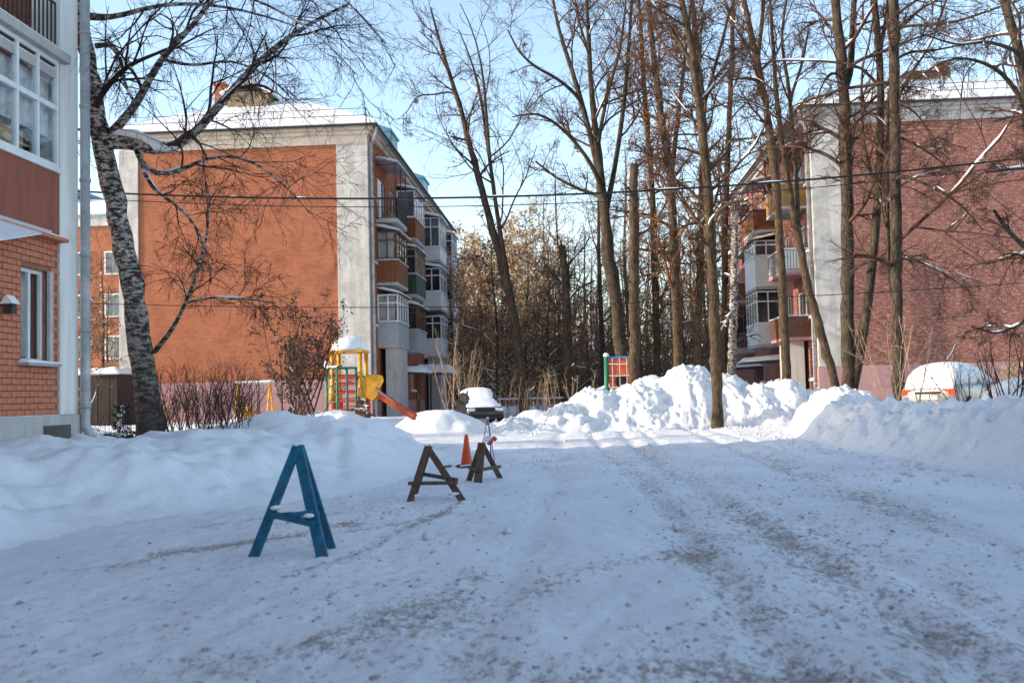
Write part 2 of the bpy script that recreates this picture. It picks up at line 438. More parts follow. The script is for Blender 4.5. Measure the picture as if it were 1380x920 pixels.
M['twig_pale'] = mat_bark('twig_pale', (0.26, 0.18, 0.12), (0.46, 0.36, 0.26), 0.05)
M['twig_mid'] = mat_bark('twig_mid', (0.085, 0.055, 0.038), (0.21, 0.145, 0.10), 0.10)
M['leaf_dry'] = mat_plain('leaf_dry', (0.42, 0.27, 0.14), 0.8, 0.55, 1.5, bumpd=0)
M['leaf_rust'] = mat_plain('leaf_rust', (0.22, 0.12, 0.065), 0.8, 0.5, 2.0, bumpd=0)
M['leaf_dark'] = mat_plain('leaf_dark', (0.075, 0.05, 0.04), 0.9, 0.4, 4.0, bumpd=0)
M['needle'] = mat_plain('needle', (0.035, 0.06, 0.04), 0.8, 0.4, 6.0, bumpd=0)
M['blue_paint'] = mat_plain('blue_paint', (0.008, 0.105, 0.185), 0.6, 0.45, 9, dirt=((0.075, 0.045, 0.035), 0.56))
M['old_wood'] = mat_plain('old_wood', (0.115, 0.072, 0.048), 0.85, 0.55, 5, dirt=((0.04, 0.03, 0.025), 0.6), streak=True)
M['cone_orange'] = mat_plain('cone_orange', (0.62, 0.075, 0.025), 0.5, 0.2, 5, dirt=((0.25, 0.06, 0.04), 0.62))
M['play_yellow'] = mat_plain('play_yellow', (0.62, 0.31, 0.035), 0.55, 0.25, 5, dirt=((0.42, 0.24, 0.08), 0.6))
M['play_orange'] = mat_plain('play_orange', (0.52, 0.105, 0.045), 0.55, 0.25, 5, dirt=((0.38, 0.12, 0.07), 0.6))
M['play_red'] = mat_plain('play_red', (0.50, 0.05, 0.04), 0.5, 0.2, 5)
M['play_green'] = mat_plain('play_green', (0.03, 0.16, 0.09), 0.5, 0.2, 5)
M['play_blue'] = mat_plain('play_blue', (0.05, 0.20, 0.45), 0.5, 0.2, 5)
M['car_dark'] = mat_plain('car_dark', (0.018, 0.02, 0.024), 0.25, 0.2, 3, spec=0.5, bumpd=0)
M['car_silver'] = mat_plain('car_silver', (0.36, 0.34, 0.31), 0.35, 0.15, 3, metal=0.4, dirt=((0.25, 0.21, 0.17), 0.55), bumpd=0)
M['car_blue'] = mat_plain('car_blue', (0.03, 0.06, 0.13), 0.3, 0.2, 3, spec=0.5, bumpd=0)
M['car_frost'] = mat_plain('car_frost', (0.62, 0.64, 0.66), 0.5, 0.15, 3, dirt=((0.10, 0.11, 0.12), 0.60), bumpd=0)
M['rubber'] = mat_plain('rubber', (0.02, 0.02, 0.02), 0.85, 0.3, 8)
M['lamp_red'] = mat_plain('lamp_red', (0.55, 0.06, 0.03), 0.25, 0.1, 8, bumpd=0)
M['lamp_clear'] = mat_plain('lamp_clear', (0.6, 0.62, 0.62), 0.15, 0.1, 8, bumpd=0)
M['plate_white'] = mat_plain('plate_white', (0.62, 0.60, 0.52), 0.5, 0.1, 8, bumpd=0)
M['tape_white'] = mat_plain('tape_white', (0.75, 0.74, 0.74), 0.4, 0.1, 8, bumpd=0)
M['tape_red'] = mat_plain('tape_red', (0.55, 0.06, 0.08), 0.4, 0.1, 8, bumpd=0)
M['tape_purple'] = mat_plain('tape_purple', (0.16, 0.08, 0.24), 0.5, 0.1, 8, bumpd=0)
M['cable'] = mat_plain('cable', (0.012, 0.012, 0.014), 0.6, 0.2, 4, bumpd=0)
M['shed_board'] = mat_plain('shed_board', (0.04, 0.03, 0.025), 0.85, 0.4, 3, streak=True)
M['clod'] = mat_plain('clod', (0.42, 0.38, 0.35), 0.9, 0.6, 3)
# packed road snow: the mesh carries how much grit lies where, the shader breaks it into specks
m, nt, b = mat_new('road_snow'); co = coord(nt)
at_ = N(nt, 'Attribute'); at_.attribute_name = 'grit'
mp = N(nt, 'Mapping'); mp.inputs['Scale'].default_value = (1.0, 0.45, 1.0); nt.links.new(co, mp.inputs[0])
n1 = N(nt, 'TexNoise', Scale=2.2, Detail=12.0, Roughness=0.78); nt.links.new(mp.outputs[0], n1.inputs['Vector'])
n2 = N(nt, 'TexNoise', Scale=16.0, Detail=9.0, Roughness=0.82); nt.links.new(mp.outputs[0], n2.inputs['Vector'])
n3 = N(nt, 'TexNoise', Scale=0.7, Detail=6.0, Roughness=0.6); nt.links.new(mp.outputs[0], n3.inputs['Vector'])
n4 = N(nt, 'TexNoise', Scale=42.0, Detail=4.0, Roughness=0.7); nt.links.new(co, n4.inputs['Vector'])
def madd(x, k, y):
    q = N(nt, 'Math', operation='MULTIPLY_ADD'); nt.links.new(x, q.inputs[0]); q.inputs[1].default_value = k
    if hasattr(y, 'is_linked'): nt.links.new(y, q.inputs[2])
    else: q.inputs[2].default_value = y
    return q.outputs[0]
den = madd(n1.outputs[0], 0.50, at_.outputs['Fac'])          # patchiness + how much grit lies here
den = madd(n2.outputs[0], 1.0, den)
den = madd(n4.outputs[0], 0.35, den)
f = N(nt, 'MapRange'); f.inputs[1].default_value = 1.01; f.inputs[2].default_value = 1.12; nt.links.new(den, f.inputs[0])
f.inputs[4].default_value = 0.85
c = ramp(nt, n3.outputs[0], [(0.3, (0.66, 0.66, 0.66)), (0.62, (0.82, 0.82, 0.82))]).outputs[0]
c = mixc(nt, f.outputs[0], c, (0.26, 0.20, 0.16))
nt.links.new(c, b.inputs['Base Color']); b.inputs['Roughness'].default_value = 0.6; b.inputs['Specular IOR Level'].default_value = 0.25
ba = N(nt, 'Bump', Strength=0.8, Distance=0.03); nt.links.new(n1.outputs[0], ba.inputs['Height'])
bb = N(nt, 'Bump', Strength=0.6, Distance=0.008); nt.links.new(n2.outputs[0], bb.inputs['Height']); nt.links.new(ba.outputs[0], bb.inputs['Normal'])
nt.links.new(bb.outputs[0], b.inputs['Normal'])
M['road_snow'] = m
# ------------------------------------------------------------------ ground, road, snow banks
def road_mask(X, Y):                    # 1 on the carriageway and the crossing street, 0 in the yards
    a = smooth(-6.8, -5.0, X) * (1 - smooth(7.0, 8.5, X)) * (1 - smooth(36.5, 39, Y))
    c = smooth(26, 28.5, Y) * (1 - smooth(46, 49, Y)) * smooth(-40, -34, X) * (1 - smooth(-4.5, -3.2, X)) * 0
    d = smooth(28.0, 30.5, Y) * (1 - smooth(72, 76, Y)) * smooth(-7.6, -6.6, X) * (1 - smooth(-2.2, -0.8, X))
    return np.clip(np.maximum(a, np.maximum(c, d)), 0, 1)
def ground_z(X, Y):
    yard = 0.48 + 0.10 * fbm(X * 0.25, Y * 0.25, 4, 3) + 0.04 * fbm(X * 1.4, Y * 1.4, 3, 8)
    r = road_mask(X, Y)
    return yard * (1 - r) + r * (-0.25)
def axis(lo, hi, step, far):
    a = np.arange(lo, hi + 1e-6, step)
    g = []; d = step
    while not g or g[-1] < far:
        d *= 1.45; g.append((g[-1] if g else 0) + d)
    g = np.array(g)
    return np.concatenate([(lo - g)[::-1], a, hi + g])
me, _ = grid_mesh('ground', axis(-45, 45, 0.35, 1200), axis(-6, 110, 0.35, 1200), ground_z)
props(put('ground', me, M['snow'], smooth_=True), 'snow covered ground of the yards between the blocks', 'ground', kind='structure')

def road_z(X, Y):
    z = 0.018 * fbm(X * 0.8, Y * 0.5, 4, 21) + 0.014 * fbm(X * 3.5, Y * 1.6, 3, 25) + 0.016 * fbm(X * 9, Y * 6, 3, 29, 0.6)
    for xr, w, dp in ((0.75, 0.16, 0.05), (1.75, 0.18, 0.06), (3.7, 0.2, 0.05), (-0.6, 0.2, 0.035), (2.35, 0.14, 0.04), (4.4, 0.16, 0.035)):
        z = z - dp * np.exp(-((X - xr - 0.25 * np.sin(Y * 0.11 + xr)) / w) ** 2) * (0.7 + 0.6 * vnoise(Y * 0.5, X * 0 + xr, 4))
    z = z + 0.02 * smooth(4.3, 6.0, X) + 0.03 * smooth(-3.2, -4.6, X)
    return z
ys = np.concatenate([np.linspace(-6, 2.5, 20), 2.6 * (40 / 2.6) ** np.linspace(0, 1, 520), np.linspace(40.3, 76, 90)])
xs = np.concatenate([np.linspace(-7.6, -4.6, 40), np.linspace(-4.58, 6.5, 300), np.linspace(6.55, 8.6, 20)])
me, V = grid_mesh('road', xs, ys, road_z)
X, Y = V[:, 0], V[:, 1]
g = 0.13 * (fbm(X * 0.45, Y * 0.25, 4, 41) + 0.1) - 0.02
for xr, w, k in ((0.75, 0.30, 0.16), (1.75, 0.34, 0.20), (3.75, 0.42, 0.20), (-0.5, 0.55, 0.07), (2.6, 0.3, 0.06)):
    dx = X - xr - 0.25 * np.sin(Y * 0.11 + xr)
    g = g + k * np.exp(-(dx / w) ** 2) * (0.6 + 0.6 * vnoise(Y * 0.35, X * 0.8 + xr * 3, 6))
def streak(pts, w, k):                  # grit dropped along a wheel line
    global g
    d = np.full(len(X), 99.0)
    for (a, b), (c_, e) in zip(pts[:-1], pts[1:]):
        ux, uy = c_ - a, e - b; t = np.clip(((X - a) * ux + (Y - b) * uy) / (ux * ux + uy * uy), 0, 1)
        d = np.minimum(d, np.hypot(X - a - t * ux, Y - b - t * uy))
    g = g + k * np.exp(-(d / w) ** 2) * (0.3 + 0.9 * vnoise(X * 1.5, Y * 1.5, 9))
def oz(*pp): return [tuple(onz(x, y))[:2] for x, y in pp]
streak(oz((-60, 800), (60, 775), (150, 765), (230, 745), (300, 735), (400, 720), (470, 705)), 0.16, 0.36)
streak(oz((100, 755), (180, 735), (260, 715), (320, 702), (460, 690)), 0.12, 0.22)
streak(oz((390, 775), (480, 745), (540, 715), (600, 692)), 0.07, 0.30)
streak(oz((455, 718), (540, 705), (600, 690), (620, 678)), 0.07, 0.24)
streak(oz((440, 860), (520, 830), (620, 800), (640, 770)), 0.2, 0.18)
streak(oz((560, 850), (700, 800), (800, 760), (960, 740)), 0.25, 0.16)
streak(oz((700, 930), (900, 900), (1100, 920)), 0.3, 0.22)
streak(oz((300, 900), (420, 870), (620, 890)), 0.25, 0.14)
g = 0.58 * g + 0.012
g = g * (1 - 0.6 * smooth(24, 30, Y)) - 0.12 * smooth(-3.6, -4.8, X)
RV, RGRIT = V, g
att = me.attributes.new('grit', 'FLOAT', 'POINT'); att.data.foreach_set('value', g.astype(np.float32))
props(put('road', me, M['road_snow'], smooth_=True), 'packed snow road with gritty wheel tracks', 'road', kind='structure')

def interp(y, pts): return np.interp(y, [p[0] for p in pts], [p[1] for p in pts])
LFOOT = [(-6, -5.5), (5, -5.6), (9, -5.45), (10.6, -5.2), (11.6, -4.6), (12.6, -3.9), (14, -3.35), (17, -2.85), (22, -2.95), (25, -3.4), (27.5, -4.4), (30, -7)]
LTOP = [(-6, 0.85), (8, 0.85), (12, 0.80), (15, 0.72), (18, 0.74), (21, 0.86), (25, 0.90), (28, 0.80), (31, 0.5)]
def left_bank_z(X, Y):
    foot = interp(Y, LFOOT) + 0.35 * fbm(Y * 0.6, Y * 0 + 2, 3, 51)
    d = foot - X
    top = interp(Y, LTOP)
    z = top * smooth(-0.1, 2.5 + 0.5 * fbm(Y * 0.4, Y * 0, 2, 8), d) ** 0.85
    z = z - 0.30 * smooth(4.0, 6.5, d) * smooth(16, 20, Y)
    k = smooth(0.0, 1.2, d)
    z = z + k * (0.34 * fbm(X * 0.5, Y * 0.45, 5, 53, 0.47) + 0.16 * (cells(X * 0.75, Y * 0.75, 3) - 0.5) * smooth(0.5, 2.0, d) + 0.09 * fbm(X * 2.2, Y * 2.2, 5, 57, 0.6) + 0.09 * (cells(X * 1.9, Y * 1.7, 33) - 0.5) + 0.05 * (cells(X * 4.2, Y * 4.0, 35) - 0.5) * (1 - smooth(2.0, 3.2, d)))
    for bx, by, h, r in ((*at(215, 592, 16.2)[:2], 0.16, 0.55), (*at(90, 592, 15.2)[:2], 0.10, 0.5), (*at(420, 556, 23)[:2], 0.05, 1.6), (*at(40, 585, 13)[:2], 0.18, 0.9)):
        z = z + h * np.exp(-((X - bx) ** 2 + (Y - by) ** 2) / r ** 2)
    # a slide mark down the face of the bank
    z = z - 0.10 * np.exp(-((X + 4.2 + 0.25 * (Y - 17.5)) / 0.16) ** 2) * smooth(0.3, 0.9, d) * smooth(14, 15, Y) * (1 - smooth(18, 19.5, Y))
    z = z - 0.07 * np.exp(-((X + 4.9 + 0.3 * (Y - 18.5)) / 0.2) ** 2) * smooth(0.3, 0.9, d) * smooth(15, 16, Y) * (1 - smooth(19, 21, Y))
    return np.where(d < 0, z * 0 - 0.12 + 0.12 * np.exp(d * 4), z)
def under(X, Y): return -0.03 + 0 * X
me, _ = grid_mesh('left', np.arange(-13.5, -2.2, 0.065), np.arange(-5, 31.5, 0.085), left_bank_z, cut=under)
props(put('snow_bank', me, M['snow_bank'], smooth_=True), 'smooth rounded snow bank along the left side of the road', 'snow bank')

RFOOT = [(-6, 6.5), (8, 6.3), (13, 6.0), (18, 5.8), (23, 5.6), (26, 5.75), (30, 6.3), (33, 6.9), (36, 7.6)]
def right_bank_z(X, Y):
    d = X - interp(Y, RFOOT) - 0.25 * fbm(Y * 0.8, Y * 0 + 5, 3, 61)
    top = 0.80 + 0.30 * smooth(17, 11, Y) + 0.18 * smooth(25, 29, Y) + 0.08 * np.sin(Y * 0.45) + 0.30 * fbm(Y * 0.8, X * 0.35, 4, 63, 0.6) + 0.14 * smooth(20, 14, Y)
    up = smooth(-0.05, 1.35, d) ** 0.8
    back = smooth(1.9, 3.4, d + 0.3 * fbm(Y * 0.7, X * 0, 2, 67))
    z = up * top * (1 - back) + back * 0.42
    k = smooth(0.0, 0.5, d) * (1 - 0.7 * back)
    z = z + k * (0.24 * (cells(X * 1.5, Y * 1.3, 13) - 0.45) + 0.16 * (cells(X * 3.4, Y * 3.1, 17) - 0.45) + 0.10 * fbm(X * 4, Y * 4, 4, 69, 0.6) + 0.20 * (1 - back) * fbm(X * 0.8, Y * 4.5, 4, 66, 0.65))
    z = z + 0.05 * smooth(-0.9, 0.2, d) * (1 - smooth(0.2, 0.8, d)) * (cells(X * 3.5, Y * 3.5, 19))
    return np.where(d < -0.9, -0.12 + 0 * z, z - 0.09 * (1 - smooth(-0.9, -0.2, d)))
me, _ = grid_mesh('right', np.arange(4.4, 11.2, 0.05), np.concatenate([np.arange(-4, 10, 0.12), np.arange(10, 37, 0.06)]), right_bank_z, cut=under)
props(put('snow_bank', me, M['snow_rough'], smooth_=True), 'rough steep snow bank along the right side of the road', 'snow bank')

MOUNDS = [(-0.3, 37.0, 1.8, 1.7, 0.85), (0.8, 37.9, 2.2, 2.1, 1.50), (2.5, 37.9, 2.2, 2.3, 1.60), (4.3, 38.6, 2.8, 2.6, 2.28), (3.0, 38.8, 2.0, 2.3, 1.95), (5.7, 38.3, 2.1, 2.3, 1.80), (7.9, 38.3, 2.5, 2.5, 1.62), (9.2, 37.9, 2.0, 2.4, 1.25), (-2.0, 36.6, 1.7, 1.2, 0.45), (6.8, 38.0, 2.1, 2.1, 1.55)]
def pile_z(X, Y):
    wx = X + 0.35 * fbm(X * 0.9, Y * 0.9, 3, 71); wy = Y + 0.35 * fbm(X * 0.9, Y * 0.9, 3, 73)
    z = np.full(X.shape, -9.0)
    for cx, cy, rx, ry, h in MOUNDS:
        r = np.sqrt(((wx - cx) / rx) ** 2 + ((wy - cy) / ry) ** 2)
        z = np.maximum(z, h * (1 - smooth(0.05, 1.18, r) ** 1.0) - 0.15 * (r > 1.1))
    k = smooth(-0.02, 0.25, z)
    z = z + k * (0.12 * (cells(X * 0.8 + 0.3 * fbm(X, Y, 2, 7), Y * 0.9, 23) - 0.5) + 0.26 * fbm(X * 1.3, Y * 1.3, 5, 74, 0.66) + 0.10 * (cells(X * 2.6 + 0.4 * fbm(X * 2, Y * 2, 2, 6), Y * 2.5, 27) - 0.5) + 0.09 * (cells(X * 6.5, Y * 6.5, 29) - 0.5) + 0.09 * fbm(X * 5, Y * 5, 3, 77, 0.7))
    return z
me, _ = grid_mesh('pile', np.arange(-3.8, 11.2, 0.05), np.arange(34.0, 42.2, 0.05), pile_z, cut=under)
props(put('snow_pile', me, M['snow_pile'], smooth_=True), 'high lumpy pile of ploughed snow across the end of the road', 'snow pile')
# rounded drift by the dark car
def drift(name, label, c, r, h, seed, mat='snow'):
    def zf(X, Y):
        q = np.sqrt(((X - c[0]) / r[0]) ** 2 + ((Y - c[1]) / r[1]) ** 2) + 0.18 * fbm(X * 0.7, Y * 0.7, 3, seed)
        return (h + 0.12) * (1 - smooth(0.1, 1.1, q)) - 0.12 + 0.05 * fbm(X * 2, Y * 2, 3, seed + 3) * (q < 1)
    me, _ = grid_mesh(name, np.arange(c[0] - r[0] * 1.25, c[0] + r[0] * 1.25, 0.09), np.arange(c[1] - r[1] * 1.25, c[1] + r[1] * 1.25, 0.09), zf, cut=under)
    return props(put(name, me, M[mat], smooth_=True), label, 'snow drift')
p = at(610, 552, 38.0)
drift('snow_drift', 'low rounded snow drift in front of the dark parked car', (p.x - 0.5, 38.0), (2.6, 1.9), 0.85, 81)
p = at(715, 560, 40.5)
drift('snow_drift', 'small snow drift between the dark car and the snow pile', (p.x, 40.6), (1.7, 1.3), 0.72, 84)
p = at(1145, 540, 34.0)
drift('snow_drift', 'pointed snow drift at the foot of the twin trunk on the right', (p.x, 34.3), (1.8, 1.6), 0.95, 87)
p = at(1372, 535, 24.0)
drift('snow_drift', 'sunlit snow heap behind the right bank at the picture edge', (p.x + 0.6, 24.6), (2.2, 1.6), 1.45, 89)
def snow_level(x, y):
    a = np.array([[x]], float), np.array([[y]], float)
    z = float(ground_z(*a)[0, 0])
    if -13.4 < x < -2.3 and -5 < y < 31: z = max(z, float(left_bank_z(*a)[0, 0]))
    if 4.4 < x < 11.1 and -4 < y < 37: z = max(z, float(right_bank_z(*a)[0, 0]))
    if -3.7 < x < 11.1 and 34 < y < 41.5: z = max(z, float(pile_z(*a)[0, 0]))
    return z
# loose clods on the road, too many to count
rg = np.random.default_rng(5)
base = MB().blob((0, 0, 0), (1, 1, 0.7), 3, 4, 6, 0.3)
bv = np.array([tuple(v) for v in base.v]); bf3 = [f for f in base.f if len(f) == 3]; bf4 = [f for f in base.f if len(f) == 4]
n = 7000
near = np.where((RV[:, 1] > 4) & (RV[:, 1] < 26) & (RV[:, 0] > -4.6) & (RV[:, 0] < 6))[0]
wgt = np.clip(RGRIT[near] + 0.02, 0, 1) ** 1.6 + 0.004
pick = rg.choice(near, n, p=wgt / wgt.sum())
xx = RV[pick, 0] + rg.normal(0, 0.03, n); yy = RV[pick, 1] + rg.normal(0, 0.05, n)
ss = 0.004 + 0.024 * rg.random(n) ** 5
zz = road_z(xx, yy)
V = (bv[None] * ss[:, None, None] * (0.6 + 0.8 * rg.random((n, len(bv), 1)))) + np.stack([xx, yy, zz - ss * 0.15], 1)[:, None]
off = (np.arange(n) * len(bv))[:, None, None]
me = np_mesh('clods', V.reshape(-1, 3), (np.array(bf4)[None] + off).reshape(-1, 4), (np.array(bf3)[None] + off).reshape(-1, 3))
props(put('snow_clods', me, M['clod']), 'small gritty snow clods scattered over the road', 'snow clods', kind='stuff')
n = 900
yy = rg.uniform(6, 34, n); xx = interp(yy, RFOOT) - 0.1 + np.abs(rg.normal(0, 0.5, n)) * -1
xx2 = rg.uniform(-1.5, 6.2, n); yy2 = 35.9 - np.abs(rg.normal(0, 0.5, n))
xx, yy = np.where(rg.random(n) < 0.6, xx, xx2), np.where(rg.random(n) < 0.6, yy, yy2)
xx = np.clip(xx, -3, 6.4)
ss = 0.012 + 0.06 * rg.random(n) ** 3
V = (bv[None] * ss[:, None, None] * (0.6 + 0.8 * rg.random((n, len(bv), 1)))) + np.stack([xx, yy, road_z(xx, yy) + ss * 0.3], 1)[:, None]
off = (np.arange(n) * len(bv))[:, None, None]
me = np_mesh('lumps', V.reshape(-1, 3), (np.array(bf4)[None] + off).reshape(-1, 4), (np.array(bf3)[None] + off).reshape(-1, 3))
props(put('snow_lumps', me, M['snow_pile']), 'white snow crumbs along the foot of the banks', 'snow lumps', kind='stuff')
# ------------------------------------------------------------------ apartment blocks
def holes_wall(mb, x, s, y0, y1, z0, z1, holes, depth):
    """a wall face at x looking along s, with openings (ya, yb, za, zb) that have reveals"""
    yc = sorted({y0, y1, *[h[0] for h in holes], *[h[1] for h in holes]}); zc = sorted({z0, z1, *[h[2] for h in holes], *[h[3] for h in holes]})
    for a, b_ in zip(yc[:-1], yc[1:]):
        for c_, d_ in zip(zc[:-1], zc[1:]):
            if not any(h[0] - 1e-6 <= a and b_ <= h[1] + 1e-6 and h[2] - 1e-6 <= c_ and d_ <= h[3] + 1e-6 for h in holes):
                mb.raw([(x, a, c_), (x, b_, c_), (x, b_, d_), (x, a, d_)], [(0, 1, 2, 3)])
    xi = x - s * depth
    for a, b_, c_, d_ in holes:
        mb.raw([(x, a, c_), (x, b_, c_), (x, b_, d_), (x, a, d_), (xi, a, c_), (xi, b_, c_), (xi, b_, d_), (xi, a, d_)],
               [(0, 1, 5, 4), (1, 2, 6, 5), (2, 3, 7, 6), (3, 0, 4, 7)])
    return mb
def window(root, x, s, ya, yb, za, zb, frame='frame_white', pane='glass', n=2, sill=True, transom=None):
    """a recessed window in a wall looking along s: frame > pane, sill"""
    xi = x - s * 0.14; t = 0.06; mb = MB()
    mb.box(xi, xi + s * 0.06, ya, ya + t, za, zb); mb.box(xi, xi + s * 0.06, yb - t, yb, za, zb)
    mb.box(xi, xi + s * 0.06, ya + t, yb - t, za, za + t); mb.box(xi, xi + s * 0.06, ya + t, yb - t, zb - t, zb)
    for k in range(1, n):
        c_ = ya + (yb - ya) * k / n
        mb.box(xi + s * 0.002, xi + s * 0.056, c_ - t / 2, c_ + t / 2, za + t, zb - t)
    if transom:
        mb.box(xi + s * 0.004, xi + s * 0.052, ya + t, yb - t, za + (zb - za) * transom - 0.025, za + (zb - za) * transom + 0.025)
    f = mb.build('window', M[frame], root)
    for k in range(n):
        MB().box(xi + s * 0.015, xi + s * 0.03, ya + (yb - ya) * k / n + 0.02, ya + (yb - ya) * (k + 1) / n - 0.02, za + 0.03, zb - 0.03).build('pane', M[pane], f)
    if sill:
        MB().box(x - s * 0.12, x + s * 0.14, ya - 0.06, yb + 0.06, za - 0.05, za - 0.003).build('sill', M['zinc_matt'], f)
        MB().prism([(x - s * 0.10, za), (x + s * 0.14, za), (x + s * 0.13, za + 0.06), (x + s * 0.05, za + 0.12), (x - s * 0.08, za + 0.13)], 'y', ya - 0.04, yb + 0.04).build('sill_snow', M['snow_clean'], f)
    return f
def snow_slab(x0, x1, y0, y1, z, h, seed, parent, name='snow', slope=0.0, sx=1, mat='snow_clean'):
    """a pillowy snow layer on a flat piece, dropping by slope along sx"""
    x0, x1 = min(x0, x1), max(x0, x1)
    nx, ny = max(4, int((x1 - x0) / 0.12)), max(4, int((y1 - y0) / 0.12))
    nx, ny = min(nx, 60), min(ny, 120)
    xs_ = np.linspace(x0, x1, nx + 1); ys_ = np.linspace(y0, y1, ny + 1)
    X, Y = np.meshgrid(xs_, ys_)
    e = np.minimum(np.minimum(X - x0, x1 - X), np.minimum(Y - y0, y1 - Y))
    drop = slope * ((X - x0) if sx > 0 else (x1 - X))
    Z = z - drop + h * (0.25 + 0.75 * smooth(0, 0.28, e)) * (0.9 + 0.35 * fbm(X * 1.5, Y * 1.5, 3, seed))
    n = (nx + 1) * (ny + 1)
    top = np.stack([X, Y, Z], -1).reshape(-1, 3); bot = np.stack([X, Y, z - drop], -1).reshape(-1, 3)
    I = np.arange(n).reshape(ny + 1, nx + 1)
    Fq = [np.stack([I[:-1, :-1], I[:-1, 1:], I[1:, 1:], I[1:, :-1]], -1).reshape(-1, 4)]
    for L in (I[0, :], I[-1, ::-1], I[::-1, 0], I[:, -1]):
        Fq.append(np.stack([L[:-1] + n, L[1:] + n, L[1:], L[:-1]], -1))
    me = np_mesh('snow_layer', np.concatenate([top, bot]) - np.array(ORI[parent])[None], np.concatenate(Fq))
    return put(name, me, M[mat], parent, smooth_=True)
def rails(mb, pts, z0, z1, step, r=0.012, bars=True):
    for (a, b_) in zip(pts[:-1], pts[1:]):
        a, b_ = Vector(a), Vector(b_); L = (b_ - a).length; n = max(1, round(L / step))
        for zz_ in (z0, z1):
            mb.bar((a.x, a.y, zz_), (b_.x, b_.y, zz_), 0.035, 0.035)
        if bars:
            for k in range(n + 1):
                p_ = a.lerp(b_, k / n); mb.bar((p_.x, p_.y, z0), (p_.x, p_.y, z1), 2 * r, 2 * r, (1, 0, 0))
    return mb
def balcony(root, xf, s, y0, y1, z, proj=1.02, parapet=None, rail=None, frame=None, pane='glass', top=2.55, roof=None, ph=1.05, planks=0, label=None, seed=1, trans=True, slabmat='concrete', cols=4, back='curtain'):
    """slab with parapet or rail, and where it has them window frames, panes, roof and snow"""
    xo = xf + s * proj
    b0 = MB().box(xf, xo, y0, y1, z - 0.16, z).build('balcony', M[slabmat], root)
    if label: b0['label'] = label
    t = 0.06
    if parapet:
        if planks:
            mb = MB(); n = max(3, int(proj / planks))
            # outer face boards then the two ends
            m_ = int((y1 - y0) / planks)
            for k in range(m_):
                a = y0 + (y1 - y0) * k / m_; mb.box(xo - s * 0.03, xo + s * 0.003 * (k % 3), a + 0.004, a + (y1 - y0) / m_ - 0.004, z - 0.02, z + ph)
            for k in range(n):
                a = xf + s * proj * k / n; q = 0.003 * (k % 3)
                mb.box(a + s * 0.004, a + s * (proj / n - 0.004), y0 - q, y0 + 0.03, z - 0.02, z + ph)
                mb.box(a + s * 0.004, a + s * (proj / n - 0.004), y1 - 0.03, y1 + q, z - 0.02, z + ph)
            mb.build('parapet', M[parapet], b0)
        else:
            mb = MB().box(xo - s * t, xo, y0, y1, z + 0.001, z + ph)
            mb.box(xf, xo - s * t, y0, y0 + t, z + 0.001, z + ph); mb.box(xf, xo - s * t, y1 - t, y1, z + 0.001, z + ph)
            mb.build('parapet', M[parapet], b0)
        mb = MB().box(xf, xo + s * 0.05, y0 - 0.05, y0 + 0.10, z + ph, z + ph + 0.05)
        mb.box(xo - s * 0.10, xo + s * 0.05, y0 + 0.10, y1 + 0.05, z + ph, z + ph + 0.05)
        mb.build('parapet_cap', M['zinc_matt'] if parapet != 'siding_white' else M['siding_white'], b0)
        snow_slab(xf, xo + s * 0.05, y0 - 0.05, y0 + 0.04, z + ph + 0.05, 0.07, seed + 50, b0, 'snow')
        snow_slab(xo - s * 0.03, xo + s * 0.05, y0 + 0.04, y1 + 0.05, z + ph + 0.05, 0.07, seed + 51, b0, 'snow')
    if rail:
        mb = MB(); rails(mb, [(xf, y0, 0), (xo, y0, 0), (xo, y1, 0), (xf, y1, 0)], z + 0.06, z + ph, 0.14)
        mb.build('railing', M[rail], b0)
        if not parapet:
            MB().box(xf - s * 0.02, xf + s * 0.03, y0 + 0.5, y0 + 1.3, z, z + 2.1).build('balcony_door', M['frame_white'], b0)
            snow_slab(xf + s * 0.1, xo, y0 + 0.02, y1 - 0.02, z, 0.16, seed + 9, b0, 'snow')
    zt = z + top
    if frame:
        zp = z + ph + 0.051; mb = MB(); w = 0.07
        ny = cols; nx = 2
        for k in range(ny + 1):
            a = y0 + w / 2 + (y1 - y0 - w) * k / ny; mb.box(xo - s * w, xo, a - w / 2, a + w / 2, zp, zt)
        for k in range(nx):
            a = xf + s * (proj - w) * k / nx
            mb.box(a, a + s * w, y0, y0 + w, zp, zt); mb.box(a, a + s * w, y1 - w, y1, zp, zt)
        hs = [zp, zt - w] + ([zp + (zt - zp) * 0.66] if trans else [])
        for hz in hs:
            mb.box(xo - s * (w - 0.004), xo - s * 0.004, y0 + 0.004, y1 - 0.004, hz, hz + w)
            mb.box(xf, xo - s * w, y0 + 0.004, y0 + w - 0.004, hz, hz + w); mb.box(xf, xo - s * w, y1 - w + 0.004, y1 - 0.004, hz, hz + w)
        mb.build('glazing_frame', M[frame], b0)
        for k in range(ny):
            a = y0 + (y1 - y0) * k / ny
            MB().box(xo - s * 0.042, xo - s * 0.03, a + 0.03, a + (y1 - y0) / ny - 0.03, zp + 0.02, zt - 0.02).build('pane', M[pane], b0)
        for k in range(nx):
            a = xf + s * (proj - w) * k / nx
            MB().box(a + s * 0.03, a + s * ((proj - w) / nx + 0.03), y0 + 0.03, y0 + 0.042, zp + 0.02, zt - 0.02).build('pane', M[pane], b0)
        if pane == 'glass_clear':
            MB().box(xf + s * 0.01, xo - s * 0.2, y0 + 0.22, y0 + 0.24, z + 0.01, zt - 0.05).build('curtain', M[back], b0)
